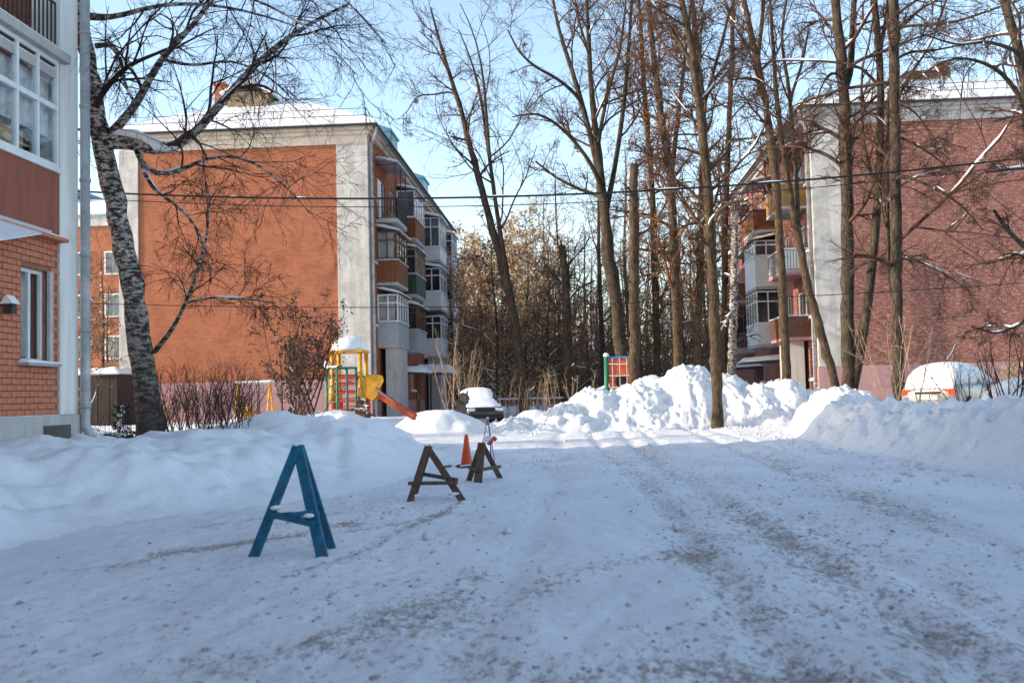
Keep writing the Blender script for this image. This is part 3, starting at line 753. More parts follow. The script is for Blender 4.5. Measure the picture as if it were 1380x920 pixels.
    if roof:
        ov = 0.16
        mb = MB().prism([(xf, zt + 0.30), (xo + s * ov, zt + 0.02), (xo + s * ov, zt - 0.02), (xf, zt + 0.25)], 'y', y0 - ov, y1 + ov)
        mb.build('balcony_roof', M[roof], b0)
        snow_slab(xf, xo + s * ov, y0 - ov, y1 + ov, zt + 0.305 if s > 0 else zt + 0.305, 0.16, seed, b0, 'roof_snow', slope=0.28 / (proj + ov), sx=s)
        if not frame:
            for yy_ in (y0 + 0.03, y1 - 0.03, (y0 + y1) / 2): MB().bar((xo - s * 0.03, yy_, z), (xo - s * 0.03, yy_, zt), 0.05, 0.05, (1, 0, 0)).build('roof_post', M['dark_metal'], b0)
            MB().bar((xf, y0 + 0.03, zt - 0.05), (xo, y0 + 0.03, zt - 0.05), 0.04, 0.04).build('roof_beam', M['dark_metal'], b0)
    return b0
def hip(x0, x1, y0, y1, z, rise, t):
    w = (x1 - x0) / 2; xm = (x0 + x1) / 2; r0, r1 = y0 + w, y1 - w
    return ([(x0, y0, z), (x1, y0, z), (x1, y1, z), (x0, y1, z), (x0, y0, z + t), (x1, y0, z + t), (x1, y1, z + t), (x0, y1, z + t), (xm, r0, z + t + rise), (xm, r1, z + t + rise)],
            [(0, 3, 2, 1), (0, 1, 5, 4), (1, 2, 6, 5), (2, 3, 7, 6), (3, 0, 4, 7), (4, 5, 8), (5, 6, 9, 8), (6, 7, 9), (7, 4, 8, 9)])
def chimney(roof, cx, cy, w, d, z0, z1, mat, cap='zinc', seed=1):
    c_ = MB().box(cx - w / 2, cx + w / 2, cy - d / 2, cy + d / 2, z0, z1)
    c_.box(cx - w / 2 - 0.07, cx + w / 2 + 0.07, cy - d / 2 - 0.07, cy + d / 2 + 0.07, z1, z1 + 0.1)
    o = c_.build('chimney', M[mat], roof)
    snow_slab(cx - w / 2 - 0.05, cx + w / 2 + 0.05, cy - d / 2 - 0.05, cy + d / 2 + 0.05, z1 + 0.1, 0.12, seed, roof, 'chimney_snow')
    return o
def block(name, label, xf, s, y0, y1, brick, wid=12.1, pil=(1.5, 0.95), eave=14.2, plinth=2.3, windows=(), rise=3.4):
    xb = xf - s * wid
    root = thing(name, label, 'building', (xf - s * wid / 2, y0, 0))
    xl, xr = min(xf, xb), max(xf, xb)
    wl, wr = (pil[1], pil[0]) if s > 0 else (pil[0], pil[1])
    top = eave - 0.78
    MB().box(xl + wl, xr - wr, y0 + 0.07, y0 + 0.45, plinth, top).build('brick_gable', M[brick], root)
    for a, b_ in ((xl, xl + wl), (xr - wr, xr)):
        MB().box(a, b_, y0, y0 + 0.5, plinth, top).build('corner_pilaster', M['plaster'], root, bevel=0.015)
    MB().box(xl, xr, y0 - 0.004, y0 + 0.5, top + 0.001, eave - 0.36).build('frieze', M['plaster_grey'] if s < 0 else M['plaster_cornice'], root)
    mb = MB().box(xl - 0.16, xr + 0.16, y0 - 0.16, y0 + 0.5, eave - 0.36, eave - 0.18)
    mb.box(xl - 0.34, xr + 0.34, y0 - 0.34, y0 + 0.5, eave - 0.179, eave - 0.02)
    fx = (xr if s > 0 else xl)
    mb.box(fx - s * 0.3, fx + s * 0.155, y0 + 0.5, y1, eave - 0.36, eave - 0.18); mb.box(fx - s * 0.3, fx + s * 0.335, y0 + 0.5, y1, eave - 0.179, eave - 0.02)
    mb.build('cornice', M['plaster_cornice'] if s > 0 else M['plaster_grey'], root, bevel=0.02)
    MB().box(xl - 0.05, xr + 0.05, y0 - 0.05, y0 + 0.5, -0.2, plinth - 0.001).build('plinth', M['plinth_pink'], root, bevel=0.01)
    # the long front
    holes = [w_[:4] for w_ in windows]
    holes_wall(MB(), xf, s, y0 + 0.5, y1, 1.2, eave - 0.36, holes, 0.24).build('long_wall', M[brick], root)
    MB().box(xf - s * 0.3, xf + s * 0.045, y0 + 0.5, y1, -0.2, 1.199).build('long_plinth', M['plinth_pink'], root)
    MB().box(xb, xf - s * 0.3, y0 + 0.5, y1, -0.2, eave - 0.02).build('core', M['plaster_grey'], root)
    for w_ in windows:
        window(root, xf, s, *w_[:4], **(w_[4] if len(w_) > 4 else {}))
    ov = 0.5
    vs, fs = hip(xl - ov, xr + ov, y0 - ov, y1 + ov, eave - 0.019, rise, 0.07)
    roof = MB().raw(vs, fs).build('roof', M['zinc_matt'], root)
    vs, fs = hip(xl - ov + 0.05, xr + ov - 0.05, y0 - ov + 0.05, y1 + ov - 0.05, eave + 0.052, rise, 0.2)
    sn = MB().raw(vs, fs).build('roof_snow', M['snow'], roof)
    mb = MB().tube([(xl - ov, y0 - ov - 0.05, eave - 0.02), (xr + ov, y0 - ov - 0.05, eave - 0.02)], 0.06, 8)
    mb.tube([(xf + s * (ov + 0.05), y0 - ov, eave - 0.02), (xf + s * (ov + 0.05), y1 + ov, eave - 0.02)], 0.06, 8)
    mb.build('gutter', M['dark_metal'], root)
    # safety rail along the eaves
    mb = MB(); pts = [(xl + 0.1, y0 + 0.25), (xr - 0.1, y0 + 0.25), (xr - 0.1, y1 - 0.3)] if s > 0 else [(xr - 0.1, y0 + 0.25), (xl + 0.1, y0 + 0.25), (xl + 0.1, y1 - 0.3)]
    for a, b_ in zip(pts[:-1], pts[1:]):
        L = math.dist(a, b_); n = round(L / 1.5)
        for k in range(n + 1):
            px_, py_ = a[0] + (b_[0] - a[0]) * k / n, a[1] + (b_[1] - a[1]) * k / n
            mb.bar((px_, py_, eave + 0.25), (px_, py_, eave + 1.0), 0.03, 0.03, (1, 0, 0))
        for hz in (eave + 0.65, eave + 0.98): mb.bar((a[0], a[1], hz), (b_[0], b_[1], hz), 0.022, 0.022)
    mb.build('roof_rail', M['dark_metal'], roof)
    # downpipe on the corner
    dx = xf + s * 0.12; dy = y0 + 0.28
    mb = MB().tube([(xf + s * 0.5, y0 - 0.25, eave - 0.08), (xf + s * 0.45, y0 - 0.1, eave - 0.3), (dx, dy, eave - 0.85), (dx, dy, 0.6), (dx + s * 0.25, dy - 0.1, 0.35)], 0.085, 10)
    for k in range(7): mb.tube([(dx, dy, 1.5 + 1.8 * k), (dx, dy, 1.58 + 1.8 * k)], 0.1, 10)
    mb.build('downpipe', M['zinc'], root, smooth_=True)
    return root, roof
# --- left block
L1, L2, L3 = 3.95, 7.0, 10.1
bal = [(47.8, 50.8), (53.6, 57.0), (62.6, 65.8), (69.2, 72.0)]
wl = []
for fl in (L1, L2, L3):
    for ya, yb in ((46.75, 47.45), (51.6, 52.9), (58.3, 59.6), (60.4, 61.7), (67.0, 68.2), (73.2, 74.5)):
        wl.append((ya, yb, fl + 0.85, fl + 2.3))
for ya, yb in bal:
    for fl in (L1, L2, L3): wl.append((ya + 0.4, yb - 0.5, fl + 0.75, fl + 2.25, dict(sill=False, n=3)))
for ya, yb in ((46.8, 47.6), (57.3, 58.6), (66.4, 67.6), (70, 71.3)):
    wl.append((ya, yb, 1.7, 3.2))
xfl = -9.5
left_block, left_roof = block('apartment_building', 'orange brick block with a white plaster corner left of the snow pile', xfl, 1, 46, 76, 'brick_orange', windows=wl)
B = left_block
balcony(B, xfl, 1, *bal[0], L3, rail='dark_metal', roof='zinc_matt', top=2.75, seed=1, label='open top balcony with dark iron railing under a snowy metal awning')
balcony(B, xfl, 1, *bal[0], L2, parapet='wood_brown', planks=0.12, frame='frame_brown', pane='glass_clear', roof='zinc_matt', top=2.5, seed=2, label='balcony clad in brown boards with brown window frames')
balcony(B, xfl, 1, *bal[0], L1, parapet='zinc_matt', frame='frame_white', pane='glass_clear', roof='rust_metal', top=2.45, seed=3, label='balcony with grey sheet metal parapet and white window frames')
balcony(B, xfl, 1, *bal[1], L3, parapet='wood_brown', planks=0.12, frame='frame_white', pane='glass_sky', roof='zinc_matt', top=2.6, seed=4, label='top balcony with brown boards and pale glazing')
balcony(B, xfl, 1, *bal[1], L2, parapet='paint_green', planks=0.2, frame='wood_grey', pane='glass', roof='zinc_matt', top=2.5, seed=5, label='balcony with dark green parapet and grey wooden glazing')
balcony(B, xfl, 1, *bal[1], L1, parapet='zinc_matt', frame='frame_brown', pane='glass', roof='zinc_matt', top=2.4, seed=6, label='balcony with grey parapet and brown wooden glazing')
for i, fl in enumerate((L3, L2, L1)):
    balcony(B, xfl, 1, *bal[2], fl, proj=1.15, parapet='siding_white', frame='frame_white', pane='glass_sky' if i == 0 else 'glass', roof='siding_white' if i != 2 else None, top=2.7 if i == 0 else 2.55, seed=7 + i, ph=0.75 if i == 0 else 1.0, label='white plastic glazed balcony')
    balcony(B, xfl, 1, *bal[3], fl, proj=1.15, parapet='siding_white' if i != 2 else 'wood_brown', frame='frame_white', pane='glass', roof='siding_white' if i == 0 else None, top=2.7, seed=11 + i)
# porch walls and awnings over the entrances
def porch(B, xf, s, y0, y1, x_in, x_out, z1, name='porch_wall'):
    MB().box(xf + s * x_in, xf + s * x_out, y0, y1, -0.2, z1).build(name, M['plaster_grey'], B, bevel=0.01)
porch(B, xfl, 1, 48.1, 50.6, 0.3, 0.95, L1 - 0.161); porch(B, xfl, 1, 62.8, 65.6, 0.2, 1.0, L1 - 0.161)
def awning(B, xf, s, y0, y1, proj, z, seed, mat='rust_metal', posts=True, snow=0.3):
    o = MB().prism([(xf, z + 0.12), (xf + s * proj, z), (xf + s * proj, z - 0.08), (xf, z - 0.0)], 'y', y0, y1).build('entrance_awning', M[mat], B)
    snow_slab(xf, xf + s * proj, y0, y1, z + 0.123, snow, seed, o, 'snow', slope=0.12 / proj, sx=s)
    if posts:
        for yy_ in (y0 + 0.08, y1 - 0.08): MB().bar((xf + s * (proj - 0.1), yy_, -0.1), (xf + s * (proj - 0.1), yy_, z - 0.06), 0.08, 0.08, (1, 0, 0)).build('awning_post', M['dark_metal'], o)
    d = MB().box(xf + s * 0.01, xf + s * 0.06, y0 + 0.4, y0 + 1.5, 0.3, 2.4).build('entrance_door', M['wood_brown'], B)
    MB().bar((xf + s * 0.1, y0 + 0.55, 1.2), (xf + s * 0.1, y0 + 0.55, 1.5), 0.03, 0.03, (1, 0, 0)).build('handle', M['zinc'], d)
awning(B, xfl, 1, 51.2, 53.3, 1.85, 2.62, 31); awning(B, xfl, 1, 58.6, 61.5, 2.2, 2.75, 32, snow=0.5)
zr = lambda cy, y0=46: 14.3 + (cy - y0 + 0.5) * 0.53
o = MB().box(-17.4, -15.3, 49.3, 52.2, 15.6, 17.2).build('dormer', M['wood_grey'], left_roof)
MB().prism([(-17.7, 17.15), (-16.35, 17.85), (-15.0, 17.15), (-15.0, 17.02), (-16.35, 17.7), (-17.7, 17.02)], 'y', 49.0, 52.6).build('dormer_roof', M['snow_clean'], left_roof)
chimney(left_roof, -17.95, 50.0, 0.55, 0.55, 15.2, 17.75, 'brick_orange', seed=3)
for cy, k in ((51.5, 0), (63.0, 1)):
    mb = MB().box(xfl - 1.1, xfl + 0.1, cy, cy + 2.2, 14.2, 15.45); mb.prism([(xfl - 1.2, 15.45), (xfl + 0.2, 15.45), (xfl + 0.2, 15.55), (xfl - 0.5, 15.8), (xfl - 1.2, 15.55)], 'y', cy - 0.1, cy + 2.3)
    mb.build('chimney', M['teal_metal'], left_roof)
MB().tube([at(372, 125, 53), at(371, 60, 53)], 0.035, 6).bar(at(366, 100, 53), at(378, 100, 53), 0.05, 0.05).build('antenna', M['dark_metal'], left_roof)
# --- right block
xfr = 11.1
R1, R2, R3 = 3.75, 6.85, 9.95
balr = [(47.2, 50.4), (54.0, 57.2), (62.0, 65.2)]
wr = []
for fl in (R1, R2, R3):
    for ya, yb in ((46.6, 47.1), (51.2, 52.4), (58.4, 59.6), (66.2, 67.6)):
        wr.append((ya, yb, fl + 0.85, fl + 2.3))
    for ya, yb in balr: wr.append((ya + 0.5, yb - 0.5, fl + 0.75, fl + 2.25, dict(sill=False, n=3)))
for ya, yb in ((46.7, 47.5), (51, 52.2), (59, 60)): wr.append((ya, yb, 1.7, 3.2))
right_block, right_roof = block('apartment_building', 'weathered dark red brick block on the right behind the bare trees', xfr, -1, 46, 74, 'brick_red', pil=(1.3, 1.0), windows=wr, rise=3.1)
B = right_block
balcony(B, xfr, -1, *balr[0], R1, proj=1.25, parapet='frame_brown', planks=0.13, ph=0.95, label='open balcony with dark slatted parapet', slabmat='plinth_pink', seed=21)
balcony(B, xfr, -1, *balr[0], R2, proj=1.25, rail='dark_metal', parapet='siding_white', ph=1.0, label='open balcony with white panels behind a railing', slabmat='plinth_pink', seed=22)
balcony(B, xfr, -1, *balr[0], R3, proj=1.25, parapet='ochre', planks=0.3, roof='wood_brown', top=2.7, ph=1.0, label='sunlit top balcony with ochre parapet and board roof', seed=23)
balcony(B, xfr, -1, *balr[1], R3, proj=1.25, parapet='wood_brown', planks=0.12, roof='zinc_matt', top=2.6, seed=24)
balcony(B, xfr, -1, *balr[1], R2, proj=1.25, parapet='siding_white', ph=1.6, frame='frame_white', pane='glass_sky', roof='wood_brown', top=2.5, seed=25, label='balcony boxed in with white panels')
balcony(B, xfr, -1, *balr[1], R1, proj=1.25, parapet='siding_white', frame='frame_white', pane='glass', roof=None, top=2.85, seed=26, label='white glazed balcony')
balcony(B, xfr, -1, *balr[2], R3, proj=1.25, rail='rust_metal', roof='zinc_matt', top=2.6, seed=27)
balcony(B, xfr, -1, *balr[2], R2, proj=1.25, parapet='wood_brown', planks=0.12, seed=28)
balcony(B, xfr, -1, *balr[2], R1, proj=1.25, rail='dark_metal', frame='frame_brown', pane='glass', top=2.8, ph=1.0, seed=29)
porch(B, xfr, -1, 47.9, 50.2, 0.2, 0.9, R1 - 0.161)
awning(B, xfr, -1, 52.0, 54.4, 2.3, 2.75, 33, 'dark_metal', False, 0.25); awning(B, xfr, -1, 59.5, 62.2, 2.4, 2.6, 34, 'dark_metal', False, 0.25)
c0, c1 = at(1212, 130, 51), at(1262, 105, 51)
MB().box(c0.x, c1.x, 49.8, 51.6, 15.3, c1.z).build('dormer', M['brick_red'], right_roof)
snow_slab(c0.x - 0.08, c1.x + 0.08, 49.7, 51.7, c1.z, 0.14, 5, right_roof, 'dormer_snow')
c2 = at(1268, 90, 53)
chimney(right_roof, c2.x, 53, 0.7, 0.7, 15.5, c2.z, 'brick_red', seed=6)
mb = MB().box(xfr + 0.4, xfr + 1.4, 58, 60.4, 14.0, 15.7); mb.prism([(xfr + 0.3, 15.7), (xfr + 1.5, 15.7), (xfr + 0.9, 16.1)], 'y', 57.9, 60.5)
mb.build('chimney', M['zinc_matt'], right_roof)
# --- block far behind on the left, seen through the gap
fb = thing('apartment_building', 'far pale block seen in the gap left of the birch trunk', 'building', (-33, 70, 0))
e = at(130, 305, 70).z
MB().box(-46, -31.0, 70, 82, -0.2, e).build('wall', M['brick_orange'], fb)
MB().box(-46.2, -30.8, 69.8, 82.2, e, e + 0.75).build('cornice', M['plaster'], fb)
rf = MB().raw(*hip(-46.4, -30.6, 69.6, 82.4, e + 0.751, 3.0, 0.1)).build('roof', M['teal_metal'], fb)
MB().raw(*hip(-46.3, -30.7, 69.7, 82.3, e + 0.86, 2.95, 0.12)).build('roof_snow', M['snow'], rf)
for x0_ in (-36.6, -33.9):
    for fl in (L1, L2, L3):
        mb = MB().box(x0_, x0_ + 1.3, 69.90, 69.995, fl + 0.7, fl + 2.4); o = mb.build('window', M['frame_white'], fb)
        for k in (0, 1): MB().box(x0_ + 0.1 + 0.58 * k, x0_ + 0.62 + 0.58 * k, 69.87, 69.895, fl + 0.8, fl + 2.3).build('pane', M['glass_sky'], o)
# --- near block on the left
NX, NY = -8.85, 17.15
nb = thing('apartment_building', 'near brick block with glazed loggia cut off by the left picture edge', 'building', (NX - 6, 5, 0))
WIN = (15.40, 16.18, 2.08, 3.62)
LOG = (4.27, 5.44, 7.32)        # loggia parapet foot, parapet top, glass top
MB().box(NX - 27, NX - 1.4, -26, NY - 0.5, -0.2, 14.2).build('core', M['plaster_grey'], nb)  # unseen width added so the block's shadow edge falls across the road
# mortar bed behind the single bricks, with the window's opening
holes_wall(MB(), NX, 1, -26, NY - 0.62, 1.2, LOG[0], [WIN], 0.3).build('mortar_bed', M['mortar'], nb)
MB().box(NX - 1.4, NX - 0.31, -26, NY - 0.62, 1.2, LOG[0]).build('room', M['room_dark'], nb)
bm_ = MB().box(0, 0.03, 0, 0.248, 0, 0.088).build('brick', M['brick_piece'], nb, local=True, bevel=0.006)
bh_ = MB().box(0, 0.03, 0, 0.119, 0, 0.088).build('brick', M['brick_piece'], nb, local=True, bevel=0.006)
rgb = random.Random(4); first = {id(bm_): True, id(bh_): True}
zc = 1.21; row = 0; nbr = 0
while zc + 0.088 < LOG[0] - 0.02:
    y = NY - 0.64 - (0.13 if row % 2 else 0.0); 
    edge = NY - 0.625
    while y > 13.6:
        src, ln = (bm_, 0.248)
        ya_ = y - ln; 
        if ya_ + ln > edge: ya_ = edge - ln
        inside = WIN[2] - 0.02 < zc + 0.088 and zc < WIN[3] + 0.02 and ya_ < WIN[1] + 0.0 and ya_ + ln > WIN[0]
        if inside and ya_ < WIN[1] and ya_ + 0.119 >= WIN[1] - 0.0 and False: pass
        if inside:                      # close against the jamb with a half brick
            if ya_ + ln - 0.119 >= WIN[1] - 0.01: src, ya_ = bh_, ya_ + ln - 0.119; inside = False
            elif ya_ + 0.119 <= WIN[0] + 0.01: src = bh_; inside = False
        if not inside:
            if first[id(src)]: o = src; first[id(src)] = False
            else: o = src.copy(); COL.objects.link(o)
            o.location = Vector((NX + rgb.uniform(-0.006, 0.004), ya_ + rgb.uniform(-0.003, 0.003), zc + rgb.uniform(-0.003, 0.003))) - ORI[nb]
            nbr += 1
        y -= 0.26
    zc += 0.1; row += 1
w_ = window(nb, NX, 1, *WIN, n=2, pane='glass_clear', sill=False)
MB().box(NX - 0.295, NX - 0.285, WIN[0] + 0.0, WIN[0] + 0.75, WIN[2] + 0.1, WIN[3] - 0.03).build('curtain', M['curtain'], w_)
MB().box(NX - 0.02, NX + 0.20, WIN[0] - 0.12, WIN[1] + 0.12, WIN[2] - 0.07, WIN[2] - 0.02).build('sill', M['zinc_matt'], w_)
snow_slab(NX - 0.02, NX + 0.20, WIN[0] - 0.12, WIN[1] + 0.12, WIN[2] - 0.02, 0.13, 8, w_, 'sill_snow')
MB().box(NX - 0.02, NX + 0.05, WIN[1] + 0.0, WIN[1] + 0.12, WIN[2], WIN[3]).build('jamb', M['plaster_grey'], w_)
MB().box(NX - 0.5, NX + 0.05, NY - 0.62, NY, 1.2, 14.2).build('corner_pilaster', M['white_paint'], nb, bevel=0.01)
MB().box(NX - 27, NX - 0.5, NY - 0.499, NY - 0.01, 1.2, 14.2).build('gable_wall', M['brick_orange'], nb)  # stretched out of view with the core, to shape the road shadow
MB().box(NX - 27.05, NX + 0.10, -26, NY + 0.05, -0.2, 1.199).build('plinth', M['plaster_grey'], nb, bevel=0.01)
MB().box(NX + 0.101, NX + 0.125, 15.9, 16.75, 0.78, 1.03).build('cellar_vent', M['room_dark'], nb)
snow_slab(NX + 0.051, NX + 0.10, 13, NY - 0.7, 1.2, 0.04, 9, nb, 'ledge_snow')
# two loggias, one above the other
for k, (zf, zp, zt) in enumerate((LOG, (LOG[0] + 3.15, LOG[1] + 3.15, LOG[2] + 3.15))):
    if k == 0:
        lg = MB().box(NX - 0.05, NX + 0.04, 6, NY - 0.64, zf + 0.02, zp - 0.09).build('loggia', M['paint_red_wall'], nb)
        MB().box(NX - 0.08, NX + 0.09, 6, NY - 0.63, zp - 0.09, zp).build('parapet_cap', M['frame_white'], lg)
        mb = MB(); yv = [16.45 - 0.62 * j for j in range(15)]
        for yy_ in yv: mb.box(NX - 0.04, NX + 0.05, yy_ - 0.035, yy_ + 0.035, zp, zt)
        zm = zp + (zt - zp) * 0.53
        for hz, hh in ((zp, 0.06), (zm, 0.09), (zt - 0.08, 0.08)): mb.box(NX - 0.035, NX + 0.055, 6, 16.48, hz + 0.001, hz + hh)
        mb.build('glazing_frame', M['frame_white'], lg)
        for j in range(14):
            for a, b_ in ((zp + 0.05, zm + 0.02), (zm + 0.07, zt - 0.03)):
                MB().box(NX - 0.005, NX + 0.007, yv[j + 1] + 0.02, yv[j] - 0.02, a, b_).build('pane', M['glass_clear'], lg)
        MB().box(NX - 0.14, NX - 0.12, 6.1, NY - 0.7, zp + 0.55, zt - 0.1).build('curtain', M['curtain'], lg)
        MB().box(NX - 0.30, NX - 0.26, 15.2, 15.9, zp - 0.2, zp + 0.5).build('curtain', M['curtain_warm'], lg)
        MB().box(NX - 0.75, NX - 0.72, 6.1, NY - 0.7, zp - 0.3, zt - 0.1).build('curtain', M['curtain'], lg)
        MB().box(NX - 0.10, NX + 0.18, 6, NY - 0.5, zt + 0.001, zt + 0.16).build('lintel', M['concrete'], lg)
        snow_slab(NX - 0.0, NX + 0.18, 8, NY - 0.5, zt + 0.16, 0.06, 3, lg, 'snow')
    else:
        lg = MB().box(NX - 1.2, NX + 0.02, 6, NY - 0.63, zf - 0.42, zf - 0.26).build('loggia', M['concrete'], nb)
        mb = MB(); rails(mb, [(NX, NY - 0.7, 0), (NX, 8, 0)], zf - 0.18, zp - 0.25, 0.13)
        mb.build('railing', M['dark_metal'], lg)
        MB().box(NX - 1.39, NX - 1.3, 6, NY - 0.7, zf - 0.25, zt).build('back_wall', M['plaster_grey'], lg)
        for j in range(4): 
            f_ = MB().box(NX - 1.29, NX - 1.22, 15.6 - 1.7 * j, 16.4 - 1.7 * j, zf - 0.2, zf + 1.8).build('window', M['frame_white'], lg)
        snow_slab(NX - 0.5, NX + 0.02, 8, NY - 0.7, zf - 0.26, 0.07, 13, lg, 'snow')
    for z0_, z1_ in ((zf - 0.42, zf),) if k else (): pass
MB().box(NX - 0.15, NX - 0.02, 6, NY - 0.63, LOG[2] + 0.17, LOG[0] + 3.15 - 0.43).build('band', M['paint_red_wall'], nb)
MB().box(NX - 1.4, NX, -26, 5.99, LOG[0] + 0.001, 14.2).build('long_wall', M['brick_orange'], nb)
MB().box(NX - 1.4, NX, 5.995, NY - 0.63, LOG[2] + 3.3, 14.2).build('top_wall', M['brick_orange'], nb)
MB().box(NX - 1.39, NX - 0.06, 6, NY - 0.64, LOG[0] + 0.001, LOG[0] + 0.15).build('loggia_floor', M['concrete'], nb)
aw_p = at(-2, 322, 13.4)
aw_v = [Vector((NX + 0.035, 16.3, 4.33)), Vector((NX + 0.035, 9, 4.33)), Vector((aw_p.x, 9, aw_p.z)), aw_p]
aw = MB().raw(aw_v + [v - Vector((0, 0, 0.03)) for v in aw_v], [(0, 1, 2, 3), (7, 6, 5, 4), (0, 4, 5, 1), (1, 5, 6, 2), (2, 6, 7, 3), (3, 7, 4, 0)]).build('awning', M['siding_white'], nb)
snow_slab(NX + 0.04, NX + 0.22, 15.9, NY - 0.64, LOG[0] - 0.06, 0.07, 12, nb, 'ledge_snow')
MB().box(NX + 0.002, NX + 0.22, 13.5, NY - 0.645, LOG[0] - 0.12, LOG[0] - 0.061).build('ledge', M['brick_piece'], nb)
lm = at(3, 402, 14.6); lx = NX + 0.30
ln_ = MB().box(NX, NX + 0.16, 14.79, 14.82, 2.93, 2.96).box(NX + 0.10, NX + 0.24, 14.73, 14.87, 2.80, 2.94).build('wall_lamp', M['dark_metal'], nb)
MB().prism([(NX + 0.06, 2.942), (NX + 0.28, 2.942), (NX + 0.17, 3.08)], 'y', 14.69, 14.91).build('lamp_snow', M['snow_clean'], ln_)
mb = MB().tube([(NX + 0.17, NY + 0.02, 14.1), (NX + 0.17, NY + 0.02, 1.0), (NX + 0.32, NY - 0.0, 0.7)], 0.085, 12)
for k in range(9): mb.tube([(NX + 0.17, NY + 0.02, 1.3 + 1.35 * k), (NX + 0.17, NY + 0.02, 1.36 + 1.35 * k)], 0.10, 12)
mb.build('downpipe', M['zinc'], nb, smooth_=True)
rf = MB().raw(*hip(NX - 27.5, NX + 0.5, -26.5, NY + 0.5, 14.201, 3.2, 0.1)).build('roof', M['zinc_matt'], nb)  # roof spans the added width too and shades the road with it
MB().raw(*hip(NX - 27.4, NX + 0.4, -26.4, NY + 0.4, 14.31, 3.2, 0.2)).build('roof_snow', M['snow'], rf)
print('bricks', nbr)
# ------------------------------------------------------------------ trees
def resample(pts, rs, K, curve=True):
    pts = np.array([tuple(p) for p in pts], float); rs = np.array(rs, float)
    L = np.concatenate([[0], np.cumsum(np.linalg.norm(np.diff(pts, axis=0), axis=1))])
    t = np.linspace(0, L[-1], K)
    P = np.stack([np.interp(t, L, pts[:, k]) for k in range(3)], 1)
    if curve:                              # soften the corners of the traced line
        for _ in range(2): P[1:-1] = 0.25 * P[:-2] + 0.5 * P[1:-1] + 0.25 * P[2:]
    return P[None], np.interp(t, L, rs)[None]
def grow(rng, P, R, n, tr, ang, L, rf, K, wander, trop, rmin, absolute=False, taper=0.3, flat=0.0):
    m, K0 = P.shape[:2]
    if m == 0: return np.zeros((0, K, 3)), np.zeros((0, K))
    idx = np.repeat(np.arange(m), n); q = len(idx)
    st = np.tile((np.arange(n)[None] + 0.0), (m, 1)).ravel()
    t = tr[0] + (tr[1] - tr[0]) * (st + rng.random(q)) / n
    s = np.clip(t * (K0 - 1), 0, K0 - 1.001); i = s.astype(int); f = (s - i)[:, None]
    base = P[idx, i] * (1 - f) + P[idx, i + 1] * f
    r = R[idx, i] * (1 - f[:, 0]) + R[idx, i + 1] * f[:, 0]
    T = P[idx, i + 1] - P[idx, i]; T /= np.linalg.norm(T, axis=1, keepdims=True) + 1e-9
    rv = rng.normal(size=(q, 3)); rv[:, 2] *= (1 - flat)
    U = rv - T * (rv * T).sum(1, keepdims=True); U /= np.linalg.norm(U, axis=1, keepdims=True) + 1e-9
    a = np.radians(rng.normal(ang[0], ang[1], q))[:, None]
    d = np.cos(a) * T + np.sin(a) * U
    plen = np.linalg.norm(np.diff(P, axis=1), axis=2).sum(1)[idx]
    ln = (np.full(q, L) if absolute else L * plen) * (1.15 - 0.6 * t) * rng.uniform(0.55, 1.3, q)
    out = np.empty((q, K, 3)); out[:, 0] = base; p = base.copy()
    w = rng.normal(size=(q, 3)) * wander * 0.6
    for k in range(1, K):
        d = d + rng.normal(size=(q, 3)) * wander + w; d[:, 2] += trop
        d /= np.linalg.norm(d, axis=1, keepdims=True) + 1e-9
        p = p + d * (ln / (K - 1))[:, None]; out[:, k] = p
    rr = np.maximum(rmin, np.minimum(r * rf, 0.9 * r))[:, None] * np.linspace(1, taper, K)[None]
    return out, np.maximum(rr, rmin * 0.6)
def snow_on(sets, rng, amount, rmin=0.012):
    """lumps of snow along the upper side of limbs"""
    outP, outR = [], []
    for P, R in sets:
        K = P.shape[1]
        for i in range(P.shape[0]):
            if R[i].max() < rmin: continue
            k = 0
            while k < K - 3:
                ln = rng.integers(3, 7)
                if k + ln < K and rng.random() < amount:
                    seg = P[i, k:k + ln]; d = seg[-1] - seg[0]; L = np.linalg.norm(d)
                    hz = math.sqrt(max(0, 1 - (d[2] / (L + 1e-9)) ** 2))
                    if hz > 0.55:
                        tt = np.linspace(0, ln - 1, 6); q = np.stack([np.interp(tt, np.arange(ln), seg[:, c]) for c in range(3)], 1)
                        r = np.interp(tt, np.arange(ln), R[i, k:k + ln])
                        rr = (r * 0.75 + 0.008) * np.array([0.25, 0.9, 1.1, 1.0, 0.9, 0.2]) * rng.uniform(0.8, 1.2)
                        q[:, 2] += r * 0.75
                        outP.append(q); outR.append(rr)
                k += ln
    if not outP: return None
    return np.array(outP), np.array(outR), 6
def flakes(rng, P, n, size, spread):
    """leaf-sized quads hanging about polylines"""
    m, K = P.shape[:2]
    i = rng.integers(0, m, n); k = rng.integers(max(1, K // 2), K, n)
    c = P[i, k] + rng.normal(size=(n, 3)) * spread
    u = rng.normal(size=(n, 3)); u /= np.linalg.norm(u, axis=1, keepdims=True)
    v = np.cross(u, rng.normal(size=(n, 3))); v /= np.linalg.norm(v, axis=1, keepdims=True) + 1e-9
    s = size * rng.uniform(0.6, 1.4, (n, 1))
    V = np.stack([c - u * s, c + v * s * 0.55, c + u * s, c - v * s * 0.55], 1).reshape(-1, 3)
    return V, np.arange(n * 4).reshape(-1, 4)
def tracepts(tr, Y, dy=0.0):
    """(px, py, half width px) -> points and radii at depth Y, drifting by dy along the line"""
    pts, rs = [], []
    for k, q in enumerate(tr):
        y = Y + dy * k / max(1, len(tr) - 1); pts.append(at(q[0], q[1], y)); rs.append(q[2] * y / F_PX)
    return pts, rs
